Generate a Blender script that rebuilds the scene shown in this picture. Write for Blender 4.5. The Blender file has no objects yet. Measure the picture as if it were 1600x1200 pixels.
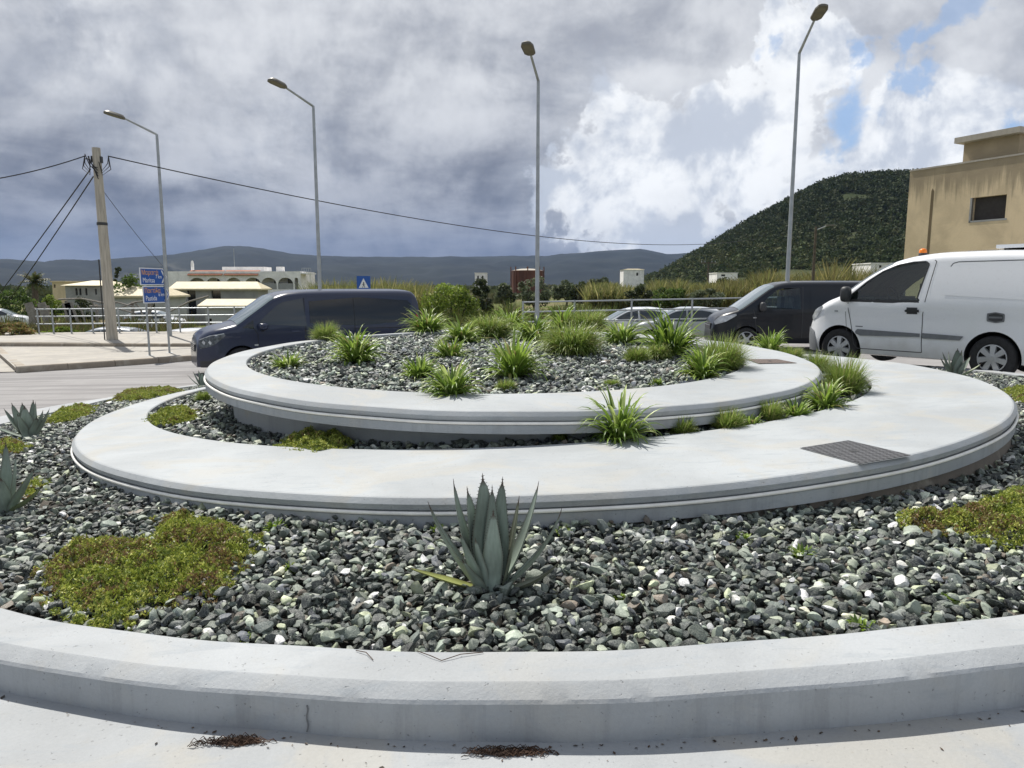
import bpy, bmesh, math, random
import numpy as np
from mathutils import Vector, Matrix
R = math.radians
rng = np.random.RandomState(7)
random.seed(7)
sc = bpy.context.scene
COL = sc.collection

# ------------------------------------------------------------------ camera
F, CX, CY, H = 1110.0, 800.0, 600.0, 1.3
PITCH = math.atan(153 / F)
cp, sp = math.cos(PITCH), math.sin(PITCH)
cam = bpy.data.cameras.new('camera'); cam.lens = 36 * F / 1600; cam.sensor_width = 36
cam.clip_start = .05; cam.clip_end = 30000
camo = bpy.data.objects.new('camera', cam); COL.objects.link(camo)
camo.location = (0, 0, H); camo.rotation_euler = (R(90) - PITCH, 0, 0)
sc.camera = camo
sc.cycles.use_denoising = True
sc.cycles.max_bounces = 6
sc.cycles.transparent_max_bounces = 8
sc.cycles.volume_bounces = 0

def ray(px, py):
    u, v = (px - CX) / F, (py - CY) / F
    return np.array([u, cp - v * sp, -sp - v * cp])
def at(px, py, y):                       # the point on a sight line at a distance y
    d = ray(px, py); return np.array([0, 0, H]) + d * (y / d[1])
def hit(px, py, zf, t1=400):             # where a sight line meets a height function
    d = ray(px, py); t0, dt, t = .8, .05, .8
    while t < t1:
        p = d * t
        if H + p[2] < zf(p[0], p[1]):
            a, b = t - dt, t
            for _ in range(30):
                m = (a + b) / 2; p = d * m
                if H + p[2] < zf(p[0], p[1]): b = m
                else: a = m
            p = d * b; return np.array([p[0], p[1], H + p[2]])
        t += dt; dt *= 1.01
    p = d * t1; return np.array([p[0], p[1], H + p[2]])

# ------------------------------------------------------------------ light
SUN_EL, SUN_AZ = R(55), R(-35)           # azimuth from +y towards +x
sv = Vector((math.sin(SUN_AZ) * math.cos(SUN_EL), math.cos(SUN_AZ) * math.cos(SUN_EL), math.sin(SUN_EL)))
sun = bpy.data.lights.new('sun', 'SUN'); sun.energy = 4.3; sun.angle = R(.6); sun.color = (1, .955, .88)
suno = bpy.data.objects.new('sun', sun); COL.objects.link(suno)
suno.rotation_euler = sv.to_track_quat('Z', 'Y').to_euler(); suno.location = (0, 0, 50)
sc.view_settings.view_transform = 'Standard'; sc.view_settings.look = 'None'
sc.view_settings.exposure = 0.40; sc.view_settings.gamma = 1

class NT:
    def __init__(s, nt): s.t = nt
    def n(s, typ, props=None, **inp):
        nd = s.t.nodes.new(typ)
        for k, v in (props or {}).items(): setattr(nd, k, v)
        for k, v in inp.items():
            key = int(k[1:]) if k[0] == '_' else k.replace('_', ' ')
            if isinstance(v, bpy.types.NodeSocket): s.t.links.new(v, nd.inputs[key])
            else: nd.inputs[key].default_value = v
        return nd
    def math(s, op, a, b=0.0, c=0.0, clamp=False):
        return s.n('ShaderNodeMath', {'operation': op, 'use_clamp': clamp}, _0=a, _1=b, _2=c).outputs[0]
    def mix(s, f, a, b):
        nd = s.n('ShaderNodeMix', {'data_type': 'RGBA'}); 
        for i, v in ((0, f), (6, a), (7, b)):
            if isinstance(v, bpy.types.NodeSocket): s.t.links.new(v, nd.inputs[i])
            else: nd.inputs[i].default_value = v if i == 0 else (*v[:3], 1)
        return nd.outputs[2]
    def ss(s, v, lo, hi):                # smoothstep
        return s.n('ShaderNodeMapRange', {'interpolation_type': 'SMOOTHSTEP'}, Value=v, From_Min=lo, From_Max=hi).outputs[0]
    def noise(s, vec, scale, detail=4, rough=.55, dist=0.0):
        nd = s.n('ShaderNodeTexNoise', Scale=scale, Detail=detail, Roughness=rough, Distortion=dist)
        if vec is not None: s.t.links.new(vec, nd.inputs['Vector'])
        return nd.outputs[0]
    def link(s, a, b): s.t.links.new(a, b)

w = bpy.data.worlds.new('World'); sc.world = w; w.use_nodes = True
w.node_tree.nodes.clear(); n = NT(w.node_tree)
SKY_STRENGTH = .1
sky = n.n('ShaderNodeTexSky', {'sky_type': 'NISHITA', 'sun_disc': False, 'sun_elevation': SUN_EL, 'sun_rotation': SUN_AZ % (2 * math.pi),
                               'air_density': 1.0, 'dust_density': .6, 'ozone_density': 1.5})
tc = n.n('ShaderNodeTexCoord').outputs['Generated']
sep = n.n('ShaderNodeSeparateXYZ', Vector=tc)
dx_, dy_, dz_ = sep.outputs
zz = n.math('ADD', n.math('MAXIMUM', dz_, 0.0), .16)
pl = n.n('ShaderNodeCombineXYZ', X=n.math('DIVIDE', dx_, zz), Y=n.math('DIVIDE', dy_, zz), Z=3.7).outputs[0]
big = n.noise(pl, .75, 5, .52, .6)
med = n.noise(pl, 2.1, 7, .55, .4)
puf = n.noise(tc, 7.5, 9, .56, .25)
puf2 = n.noise(tc, 18.0, 6, .6, .2)
def off(d): return n.n('ShaderNodeVectorMath', {'operation': 'ADD'}, _0=tc, _1=tuple(sv * d)).outputs[0]
em = n.math('SUBTRACT', puf, n.noise(off(.030), 7.5, 9, .56, .25)); em2 = n.math('SUBTRACT', n.noise(tc, 3.2, 8, .58, .5), n.noise(off(.06), 3.2, 8, .58, .5))
tone = n.math('ADD', n.math('MULTIPLY', big, .55), n.math('ADD', n.math('MULTIPLY', med, .3), n.math('MULTIPLY', puf, .2)))
tone = n.math('ADD', tone, n.math('ADD', n.math('MULTIPLY', em, .22), n.math('MULTIPLY', em2, .42)))
K = 8.1
def kc(c): return tuple(v * K for v in c)
em3 = n.math('SUBTRACT', puf2, n.noise(off(.013), 18.0, 6, .6, .2))
tone = n.math('ADD', tone, n.math('MULTIPLY', em3, .14))
grey = n.mix(n.ss(tone, .40, .67), kc((.355, .378, .435)), kc((.72, .74, .775)))
def blob(px, py, r, soft):               # soft round mask about a fixed sky direction
    d = ray(px, py); d = d / np.linalg.norm(d)
    dot = n.n('ShaderNodeVectorMath', {'operation': 'DOT_PRODUCT'}, _0=tc, _1=tuple(d)).outputs['Value']
    ang = n.math('ARCCOSINE', n.math('MINIMUM', dot, 1.0))
    ang = n.math('ADD', ang, n.math('ADD', n.math('MULTIPLY', n.math('SUBTRACT', puf, .5), soft), n.math('MULTIPLY', n.math('SUBTRACT', puf2, .5), soft * .8)))
    return n.ss(ang, r, r * .25)
def vmax(*a):
    o = a[0]
    for b in a[1:]: o = n.math('MAXIMUM', o, b)
    return o
# dark rain band low over the far mountains, fading to the right
az = n.math('ARCTAN2', dx_, dy_)
el = n.math('ADD', dz_, n.math('MULTIPLY', n.math('SUBTRACT', tone, .52), .25))
band = n.math('MULTIPLY', n.ss(el, .33, .05), n.ss(n.math('ADD', az, n.math('MULTIPLY', n.math('SUBTRACT', puf, .5), .35)), .38, .0))
deep = n.math('MULTIPLY', n.ss(dz_, .12, .03), n.ss(az, .30, .05))
rain = n.mix(n.ss(n.math('ADD', tone, n.math('MULTIPLY', em2, .5)), .36, .66), kc((.125, .148, .208)), kc((.325, .352, .425)))
c = n.mix(n.math('MULTIPLY', band, .94), grey, rain)
c = n.mix(n.math('MULTIPLY', deep, .55), c, kc((.115, .148, .25)))
# bright broken cumulus on the right
wh = vmax(blob(1000, 290, .19, .30), blob(1180, 215, .16, .30), blob(1440, 210, .12, .16), blob(1520, 250, .13, .14), blob(1250, 90, .10, .2),
          n.math('MULTIPLY', blob(430, 235, .09, .34), .42), n.math('MULTIPLY', blob(1520, 20, .06, .2), .3), n.math('MULTIPLY', blob(130, 60, .16, .4), .38), n.math('MULTIPLY', blob(1330, 330, .16, .2), .9))
shade = n.ss(n.math('ADD', n.math('ADD', n.math('MULTIPLY', puf, .5), n.math('MULTIPLY', puf2, .3)), n.math('ADD', n.math('MULTIPLY', em, .9), n.math('MULTIPLY', em2, .8))), .30, .52)
white = n.mix(shade, kc((.56, .61, .70)), kc((.98, 1.0, 1.02)))
crisp = n.ss(n.math('ADD', n.math('ADD', n.math('MULTIPLY', puf, .62), n.math('MULTIPLY', puf2, .38)), n.math('MULTIPLY', n.math('SUBTRACT', wh, .5), .42)), .455, .535)
c = n.mix(n.math('MULTIPLY', n.math('ADD', n.math('MULTIPLY', crisp, .62), n.math('MULTIPLY', wh, .32)), n.ss(wh, .0, .25)), c, white)
# blue gaps
gap = vmax(blob(1318, 185, .042, .14), blob(1285, 236, .024, .10), n.math('MULTIPLY', blob(1425, 60, .040, .26), .75), n.math('MULTIPLY', blob(1185, 85, .022, .18), .5), blob(1592, 205, .022, .1), n.math('MULTIPLY', blob(1490, 10, .03, .22), .6))
c = n.mix(n.math('MULTIPLY', gap, .9), c, n.mix(.6, sky.outputs[0], kc((.30, .47, .78))))
# unseen broken cloud behind the viewer, its tones shaped for fill light
back = n.ss(dy_, .1, -.3)
c = n.mix(back, c, n.mix(n.ss(tone, .44, .60), n.mix(.4, sky.outputs[0], kc((.30, .34, .42))), kc((.74, .745, .76))))
bg = n.n('ShaderNodeBackground', Color=c, Strength=SKY_STRENGTH)
wo = n.n('ShaderNodeOutputWorld'); n.link(bg.outputs[0], wo.inputs[0])

# ------------------------------------------------------------------ object helpers
def tag(o, label=None, cat=None, group=None, kind=None):
    if label: o['label'] = label
    if cat: o['category'] = cat
    if group: o['group'] = group
    if kind: o['kind'] = kind
    return o
def empty(name, loc=(0, 0, 0), rz=0, label=None, cat=None, group=None):
    o = bpy.data.objects.new(name, None); COL.objects.link(o)
    o.location = tuple(float(v) for v in loc); o.rotation_euler = (0, 0, rz); o.empty_display_size = .1
    return tag(o, label, cat, group)
def link(name, me, parent=None):
    o = bpy.data.objects.new(name, me); COL.objects.link(o)
    if parent is not None: o.parent = parent
    return o
def mesh_np(name, V, Fs, mat, parent=None, col=None, smooth=False):
    V = np.asarray(V, np.float32); me = bpy.data.meshes.new(name)
    Fs = [Fs] if isinstance(Fs, np.ndarray) else Fs
    me.vertices.add(len(V)); me.vertices.foreach_set('co', V.ravel())
    idx = np.concatenate([f.ravel() for f in Fs]).astype(np.int32)
    st, k = [], 0
    for f in Fs:
        st.append(np.arange(len(f)) * f.shape[1] + k); k += f.size
    st = np.concatenate(st).astype(np.int32)
    me.loops.add(len(idx)); me.loops.foreach_set('vertex_index', idx)
    me.polygons.add(len(st)); me.polygons.foreach_set('loop_start', st)
    me.update(calc_edges=True)
    if col is not None:
        a = me.attributes.new('Col', 'FLOAT_COLOR', 'POINT')
        c4 = np.ones((len(V), 4), np.float32); c4[:, :3] = col
        a.data.foreach_set('color', c4.ravel())
    me.polygons.foreach_set('use_smooth', np.full(len(st), smooth))
    if mat is not None: me.materials.append(mat)
    return link(name, me, parent)

class MB:                                # a small mesh builder
    def __init__(s): s.v, s.f, s.m, s.mats = [], [], [], []
    def mi(s, mat):
        if mat not in s.mats: s.mats.append(mat)
        return s.mats.index(mat)
    def add(s, vs, fs, mat):
        b = len(s.v); s.v += [tuple(float(q) for q in v) for v in vs]; i = s.mi(mat)
        for f in fs: s.f.append([b + k for k in f]); s.m.append(i)
    def box(s, x0, x1, y0, y1, z0, z1, mat, M=None, bev=0):
        vs = [(x, y, z) for z in (z0, z1) for x, y in ((x0, y0), (x1, y0), (x1, y1), (x0, y1))]
        if M is not None: vs = [M @ Vector(v) for v in vs]
        s.add(vs, [(3, 2, 1, 0), (4, 5, 6, 7), (0, 1, 5, 4), (1, 2, 6, 5), (2, 3, 7, 6), (3, 0, 4, 7)], mat)
    def tube(s, pts, r, mat, seg=8, cap=True):
        pts = [Vector([float(q) for q in p]) for p in pts]; n_ = len(pts)
        rs = r if isinstance(r, (list, tuple)) else [r] * n_
        vs, fs = [], []; up = None
        for i, p in enumerate(pts):
            t = (pts[min(i + 1, n_ - 1)] - pts[max(i - 1, 0)]).normalized()
            if up is None: up = t.orthogonal().normalized()
            up = (up - t * up.dot(t)).normalized(); b = t.cross(up)
            for k in range(seg):
                a = 2 * math.pi * k / seg
                vs.append(p + (up * math.cos(a) + b * math.sin(a)) * rs[i])
        for i in range(n_ - 1):
            for k in range(seg):
                fs.append((i * seg + k, i * seg + (k + 1) % seg, (i + 1) * seg + (k + 1) % seg, (i + 1) * seg + k))
        if cap: fs += [tuple(range(seg))[::-1], tuple(range((n_ - 1) * seg, n_ * seg))]
        s.add(vs, fs, mat)
    def lathe(s, prof, mat, M=None, seg=24):   # prof (r,z) about z
        vs, fs = [], []
        for r, z in prof:
            for k in range(seg):
                a = 2 * math.pi * k / seg; v = Vector((r * math.cos(a), r * math.sin(a), z)); vs.append(M @ v if M is not None else v)
        for i in range(len(prof) - 1):
            for k in range(seg):
                fs.append((i * seg + k, i * seg + (k + 1) % seg, (i + 1) * seg + (k + 1) % seg, (i + 1) * seg + k))
        s.add(vs, fs, mat)
    def prism(s, poly, d0, d1, mat, fn):      # poly 2d list, fn(a,b,d)->3d
        k = len(poly); vs = [fn(a, b, d0) for a, b in poly] + [fn(a, b, d1) for a, b in poly]
        s.add(vs, [tuple(range(k))[::-1], tuple(range(k, 2 * k))] + [(i, (i + 1) % k, k + (i + 1) % k, k + i) for i in range(k)], mat)
    def build(s, name, parent=None, smooth=None, bevel=0):
        me = bpy.data.meshes.new(name); me.from_pydata(s.v, [], s.f)
        for m in s.mats: me.materials.append(m)
        me.polygons.foreach_set('material_index', s.m)
        bm = bmesh.new(); bm.from_mesh(me); bmesh.ops.recalc_face_normals(bm, faces=bm.faces)
        if bevel: bmesh.ops.bevel(bm, geom=bm.edges[:], offset=bevel, segments=2, affect='EDGES', profile=.6)
        bm.to_mesh(me); bm.free()
        if smooth is not None:
            me.polygons.foreach_set('use_smooth', [True] * len(me.polygons)); me.set_sharp_from_angle(angle=R(smooth))
        me.update(); return link(name, me, parent)
def copy_tree(o, parent=None):
    c_ = o.copy(); COL.objects.link(c_); c_.parent = parent
    for ch in list(o.children): copy_tree(ch, c_)
    return c_

# ------------------------------------------------------------------ materials
def base_mat(name, rough=.6, metal=0.0, spec=.5):
    m = bpy.data.materials.new(name); m.use_nodes = True; t = NT(m.node_tree)
    b = m.node_tree.nodes['Principled BSDF']; b.inputs['Roughness'].default_value = rough; b.inputs['Metallic'].default_value = metal
    b.inputs['Specular IOR Level'].default_value = spec
    return m, t, b
def obj_co(t): return t.n('ShaderNodeTexCoord').outputs['Object']
def bump(t, b, h, strength, dist=.01):
    bp = t.n('ShaderNodeBump', Strength=strength, Distance=dist, Height=h); t.link(bp.outputs[0], b.inputs['Normal'])
def plain(name, col, rough=.6, metal=0.0, var=.12, scale=6.0, spec=.5, bmp=0.0, bscale=60.0, stretch=(1, 1, 1)):
    m, t, b = base_mat(name, rough, metal, spec); co = obj_co(t)
    co = t.n('ShaderNodeMapping', Vector=co, Scale=stretch).outputs[0]
    nz = t.noise(co, scale, 6, .6)
    t.link(t.mix(t.ss(nz, .3, .7), tuple(c * (1 - var) for c in col), tuple(min(1, c * (1 + var)) for c in col)), b.inputs['Base Color'])
    r2 = t.math('MULTIPLY_ADD', t.noise(co, scale * 3, 3), .25, rough - .12); t.link(r2, b.inputs['Roughness'])
    if bmp: bump(t, b, t.noise(co, bscale, 4), bmp)
    return m
def concrete(name, col, stain=.35, dirt=(.36, .30, .2), wear=.55, sc_=1.0):
    m, t, b = base_mat(name, .72, 0, .3); co = obj_co(t)
    big = t.noise(co, .9 * sc_, 5, .6, .4); mid = t.noise(co, 5 * sc_, 6, .65, .3); fine = t.noise(co, 90, 3, .6)
    st = t.n('ShaderNodeMapping', Vector=co, Scale=(3.0, 11, 6), Rotation=(0, 0, .06)).outputs[0]
    brush = t.noise(st, 1.6, 5, .6, .8)
    c1 = t.mix(t.ss(big, .32, .7), tuple(v * .82 for v in col), tuple(v * 1.08 for v in col))
    c1 = t.mix(t.math('MULTIPLY', t.ss(brush, .53, .68), .5), c1, tuple(v * q for v, q in zip(col, (.76, .80, .84))))
    c1 = t.mix(t.math('MULTIPLY', t.ss(mid, .60, .78), stain), c1, dirt)
    sp_ = t.noise(co, 26 * sc_, 4, .7)
    c1 = t.mix(t.math('MULTIPLY', t.ss(sp_, .66, .76), .6), c1, (.22, .21, .18))
    pal = t.noise(co, 1.7 * sc_, 6, .6, 1.2)
    c1 = t.mix(t.math('MULTIPLY', t.ss(pal, .50, .64), wear), c1, (.42, .385, .31))
    nzv = t.math('ABSOLUTE', t.n('ShaderNodeSeparateXYZ', Vector=t.n('ShaderNodeNewGeometry').outputs['Normal']).outputs[2])
    run = t.noise(t.n('ShaderNodeMapping', Vector=co, Scale=(11, 11, .7)).outputs[0], 1.0, 6, .7)
    c1 = t.mix(t.math('MULTIPLY', t.math('MULTIPLY', t.ss(run, .50, .66), t.ss(nzv, .6, .2)), .42), c1, tuple(v * .62 for v in col))
    pore = t.noise(co, 75, 2, .5); c1 = t.mix(t.math('MULTIPLY', t.ss(pore, .70, .76), .55), c1, (.10, .10, .095))
    c1 = t.mix(.10, c1, t.mix(fine, (.2, .2, .2), (.75, .75, .75)))
    t.link(c1, b.inputs['Base Color'])
    bump(t, b, t.math('SUBTRACT', t.math('ADD', t.math('MULTIPLY', fine, .5), t.math('MULTIPLY', mid, 1.4)), t.math('MULTIPLY', t.ss(pore, .68, .76), .8)), .45, .006)
    return m
def attr_mat(name, rough=.5, transl=0.0, spec=.4, nz=.25, nscale=40.0):
    m, t, b = base_mat(name, rough, 0, spec); a = t.n('ShaderNodeAttribute', {'attribute_name': 'Col'}).outputs['Color']
    v = t.noise(obj_co(t), nscale, 4, .6)
    a = t.n('ShaderNodeHueSaturation', Hue=.5, Saturation=1.0, Value=t.math('MULTIPLY_ADD', v, 2 * nz, 1 - nz), Color=a).outputs[0]
    t.link(a, b.inputs['Base Color'])
    if transl:
        tr = t.n('ShaderNodeBsdfTranslucent', Color=a); mx = t.n('ShaderNodeMixShader', _0=transl)
        t.link(b.outputs[0], mx.inputs[1]); t.link(tr.outputs[0], mx.inputs[2])
        t.link(mx.outputs[0], m.node_tree.nodes['Material Output'].inputs[0])
    return m
M = {}
M['slab'] = concrete('painted_concrete', (.375, .400, .414), .26, wear=.34)
M['kerbtop'] = concrete('kerb_concrete', (.365, .386, .400), .18, wear=.16, sc_=1.3)
M['apron'] = concrete('apron_concrete', (.35, .368, .380), .26, wear=.35)
M['footing'] = concrete('raw_footing', (.16, .13, .095), .5, (.10, .07, .05))
M['pale'] = concrete('pale_pavement', (.34, .315, .275), .6)
M['kerbold'] = concrete('old_kerb', (.28, .23, .17), .45, (.13, .10, .07))
M['pipe'] = plain('white_pipe', (.86, .84, .78), .45, var=.08, scale=9)
M['groove'] = plain('groove_paint', (.20, .215, .235), .7)
M['soil'] = plain('bed_soil', (.028, .026, .022), .9, var=.4, scale=15, bmp=.5)
M['crack'] = plain('crack_dark', (.16, .165, .17), .9)
M['root'] = plain('dry_root', (.055, .030, .018), .9, var=.5, scale=20)
M['galv'] = plain('galvanised_steel', (.36, .385, .40), .45, .55, .12, 4)
M['lampgrey'] = plain('lamp_grey', (.13, .12, .10), .5, .1)
M['lampgear'] = plain('lamp_underside', (.15, .135, .095), .6, 0)
M['polewood'] = plain('weathered_pole', (.40, .37, .31), .85, 0, .2, 3, stretch=(6, 6, .5), bmp=.3)
M['cable'] = plain('black_cable', (.02, .02, .022), .6)
M['signblue'] = plain('sign_blue', (.012, .085, .36), .4, var=.05)
M['signwhite'] = plain('sign_white', (.74, .76, .78), .45, var=.04)
M['signyellow'] = plain('sign_yellow', (.72, .36, .10), .45, var=.04)
M['tyre'] = plain('tyre_rubber', (.018, .018, .019), .8, var=.3, scale=20)
M['wheelgrey'] = plain('wheel_silver', (.42, .43, .44), .35, .5, .06)
M['plastic'] = plain('dark_plastic', (.035, .037, .04), .5, var=.15)
M['greyplastic'] = plain('grey_plastic', (.16, .17, .18), .55, var=.1)
M['cabin'] = plain('cabin_grey', (.13, .14, .14), .8)
M['dark'] = plain('dark_interior', (.016, .017, .018), .8)
M['seam'] = plain('seam_shadow', (.05, .052, .055), .8)
M['amber'] = plain('amber_lens', (.85, .22, .02), .25, var=.05)
M['red'] = plain('red_lens', (.45, .02, .02), .25, var=.05)
M['lens'] = plain('headlamp_lens', (.5, .53, .56), .12, .3, .25, 14)
M['lensdark'] = plain('headlamp_dark', (.10, .115, .13), .1, .3, .5, 14)
M['chrome'] = plain('chrome', (.6, .6, .62), .15, .9, .04)
M['iron'] = None
def car_paint(name, col, rough=.3, dirt=.15, coat=1.0):
    m, t, b = base_mat(name, rough, 0.0, .35); co = obj_co(t)
    b.inputs['Coat Weight'].default_value = coat; b.inputs['Coat Roughness'].default_value = .06
    z = t.n('ShaderNodeSeparateXYZ', Vector=co).outputs[2]
    d = t.math('MULTIPLY', t.ss(t.math('ADD', z, t.math('MULTIPLY', t.noise(co, 5, 5), -.5)), .35, -.05), dirt)
    sp_ = t.math('MULTIPLY', t.ss(t.noise(co, 22, 5, .7), .55, .75), dirt * .4)
    c1 = t.mix(t.math('MAXIMUM', d, sp_), col, (.30, .27, .22)); t.link(c1, b.inputs['Base Color'])
    t.link(t.math('MULTIPLY_ADD', d, .5, rough), b.inputs['Roughness'])
    return m
M['paint_blue'] = car_paint('navy_paint', (.015, .023, .055), .28, .05, .5)
M['paint_black'] = car_paint('black_paint', (.005, .007, .012), .3, .03, .3)
M['paint_white'] = car_paint('white_paint', (.80, .815, .835), .32, .34)
M['paint_silver'] = car_paint('silver_paint', (.5, .52, .55), .3, .2)
def glass_dark(name, col, rough=.06):
    m, t, b = base_mat(name, rough, 0, .6); t.link(t.mix(t.noise(obj_co(t), 1.5), col, tuple(v * 1.4 for v in col)), b.inputs['Base Color']); return m
M['glass'] = glass_dark('tinted_glass', (.035, .042, .050))  # base lightened to stand in for reflections on the panes
M['glassblk'] = glass_dark('black_glass', (.010, .011, .012))
M['screen'] = glass_dark('windscreen_glass', (.11, .14, .155), .04)  # pale base colour stands in for reflected sky
def glass_clear():
    m, t, b = base_mat('clear_glass', .03, 0, .6)
    tr = t.n('ShaderNodeBsdfTransparent', Color=(.62, .70, .66, 1)); gl = t.n('ShaderNodeBsdfGlossy', Color=(.9, .95, 1, 1), Roughness=.03)
    fr = t.n('ShaderNodeFresnel', IOR=1.5).outputs[0]
    mx = t.n('ShaderNodeMixShader', _0=t.math('ADD', t.math('MULTIPLY', fr, .8), .02)); t.link(tr.outputs[0], mx.inputs[1]); t.link(gl.outputs[0], mx.inputs[2])
    t.link(mx.outputs[0], m.node_tree.nodes['Material Output'].inputs[0]); return m
M['clear'] = glass_clear()
def iron(name, col, checker=True):
    m, t, b = base_mat(name, .55, .35, .5); co = obj_co(t)
    mp = t.n('ShaderNodeMapping', Vector=co, Rotation=(0, 0, .785), Scale=(38, 38, 38)).outputs[0]
    ck = t.n('ShaderNodeTexChecker', Vector=mp, Scale=1.0).outputs['Fac']
    nz = t.noise(co, 12, 5)
    t.link(t.mix(t.math('MULTIPLY', ck, .7), tuple(v * .45 for v in col), t.mix(nz, col, tuple(v * 1.8 for v in col))), b.inputs['Base Color'])
    bump(t, b, ck, .7, .004); return m
M['iron'] = iron('cast_iron', (.10, .10, .105))
M['rustiron'] = iron('rusty_iron', (.17, .125, .10))
def asphalt():
    m, t, b = base_mat('asphalt', .85, 0, .3); co = obj_co(t)
    fine = t.noise(co, 120, 3, .7); mid = t.noise(co, 1.1, 5, .6, .5)
    st = t.n('ShaderNodeMapping', Vector=co, Scale=(.16, 2.6, 1), Rotation=(0, 0, R(22))).outputs[0]
    track = t.noise(st, .9, 4, .55, .4)
    c1 = t.mix(t.ss(mid, .3, .7), (.232, .226, .226), (.295, .288, .287))
    c1 = t.mix(t.math('MULTIPLY', t.ss(track, .47, .62), .8), c1, (.155, .15, .155))
    c1 = t.mix(.25, c1, t.mix(fine, (.05, .05, .05), (.5, .48, .46)))
    t.link(c1, b.inputs['Base Color']); bump(t, b, fine, .4, .006); return m
M['asphalt'] = asphalt()
def ground_mat():
    m, t, b = base_mat('field_ground', .95, 0, .1); co = obj_co(t)
    a = t.noise(co, .045, 6, .6, .5); f2 = t.noise(co, 1.3, 6, .7); f3 = t.noise(co, .012, 4)
    g = t.mix(t.ss(f2, .35, .65), (.075, .095, .026), (.135, .14, .05))
    d = t.mix(t.ss(f2, .35, .65), (.17, .135, .075), (.25, .205, .125))
    c1 = t.mix(t.ss(a, .48, .60), g, d); c1 = t.mix(t.math('MULTIPLY', t.ss(f3, .5, .62), .6), c1, (.07, .085, .03))
    t.link(c1, b.inputs['Base Color']); bump(t, b, f2, .6, .1); return m
M['ground'] = ground_mat()
def hill_mat(name, a, b_, rock, sc_):
    m, t, b = base_mat(name, .95, 0, .1); co = obj_co(t)
    nz = t.noise(co, sc_, 8, .62, .3); n2 = t.noise(co, sc_ * .3, 6, .6, .6)
    c1 = t.mix(t.ss(nz, .35, .65), a, b_); c1 = t.mix(t.math('MULTIPLY', t.ss(n2, .60, .70), .55), c1, rock)
    t.link(c1, b.inputs['Base Color']); return m
M['hill'] = hill_mat('hill_ground', (.034, .046, .02), (.075, .08, .038), (.15, .135, .08), .03)
M['mount'] = hill_mat('mountain_ground', (.007, .010, .010), (.016, .020, .017), (.11, .11, .095), .0045)  # base darkened to carry cloud shadow; pale patches are limestone and painted sunlit slopes
def pebble_mat():
    m, t, b = base_mat('pebble_stone', .5, 0, .45); a = t.n('ShaderNodeAttribute', {'attribute_name': 'Col'}).outputs['Color']; co = obj_co(t)
    v = t.noise(co, 62, 6, .68, .8); v2 = t.noise(co, 190, 3, .7); vein = t.noise(co, 34, 4, .6, 1.6)
    c1 = t.n('ShaderNodeHueSaturation', Hue=.5, Saturation=1.0, Value=t.math('MULTIPLY_ADD', v, 1.7, .18), Color=a).outputs[0]
    lin = t.math('MULTIPLY', t.ss(t.math('ABSOLUTE', t.math('SUBTRACT', vein, .5)), .035, .0), .5)
    c1 = t.mix(lin, c1, (.30, .32, .27)); c1 = t.mix(t.math('MULTIPLY', t.ss(v2, .58, .72), .35), c1, (.33, .34, .31))
    t.link(c1, b.inputs['Base Color']); t.link(t.math('MULTIPLY_ADD', v2, .5, .26), b.inputs['Roughness']); bump(t, b, t.math('ADD', v, t.math('MULTIPLY', v2, .5)), .55, .006); return m
M['pebble'] = pebble_mat()
M['agave'] = attr_mat('agave_skin', .5, 0, .35, .16, 30)
M['leaf'] = attr_mat('strap_leaf', .38, .38, .5, .15, 20)
M['sedum'] = attr_mat('sedum_leaf', .5, .28, .4, .2, 30)
M['tree'] = attr_mat('tree_leaf', .6, .36, .3, .2, 2)
M['far'] = attr_mat('far_leaf', .8, .2, .2, .2, .5)
M['reed'] = attr_mat('reed_leaf', .6, .5, .3, .2, 3)
M['bark'] = plain('bark', (.10, .08, .06), .9, 0, .3, 6)
def plaster(name, col, stain, streak=.5, drip=(.10, .085, .06), ztop=None):
    m, t, b = base_mat(name, .88, 0, .2); co = obj_co(t)
    z = t.n('ShaderNodeSeparateXYZ', Vector=co).outputs[2]
    st = t.n('ShaderNodeMapping', Vector=co, Scale=(1, 1, .10)).outputs[0]
    s1 = t.noise(st, 2.3, 6, .65); bl = t.noise(co, .8, 6, .62, .5); fi = t.noise(co, 14, 5, .7)
    c1 = t.mix(t.ss(bl, .35, .65), col, tuple(v * .80 for v in col)); c1 = t.mix(t.math('MULTIPLY', t.ss(s1, .56, .70), streak), c1, stain)
    c1 = t.mix(t.math('MULTIPLY', t.ss(fi, .58, .75), .3), c1, stain)
    if ztop:
        s2 = t.noise(t.n('ShaderNodeMapping', Vector=co, Scale=(1, 1, .05)).outputs[0], 3.4, 6, .7); lo = t.math('MULTIPLY_ADD', s2, -3.6, ztop + 1.1)
        c1 = t.mix(t.math('MULTIPLY', t.ss(t.math('SUBTRACT', z, lo), .0, .9), .55), c1, drip)
    t.link(c1, b.inputs['Base Color']); bump(t, b, fi, .25, .02); return m
M['ochre'] = plaster('ochre_plaster', (.74, .60, .395), (.50, .40, .26), .45, (.12, .105, .08), 6.9)
M['ochre_stain'] = plaster('damp_plaster', (.20, .155, .095), (.07, .06, .045), .6)
M['whitewall'] = plaster('white_plaster', (.93, .915, .89), (.5, .48, .43), .3)
M['greywall'] = plaster('grey_plaster', (.36, .365, .36), (.17, .18, .18), .3)
M['greenwall'] = plaster('pale_green_plaster', (.47, .485, .48), (.34, .35, .33), .3)
M['cream'] = plain('cream_roof', (.66, .58, .40), .7, var=.1, scale=2)
M['terra'] = plain('terracotta_tile', (.36, .13, .07), .8, var=.25, scale=5)
M['conc'] = concrete('roof_concrete', (.42, .38, .31), .4)
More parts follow.
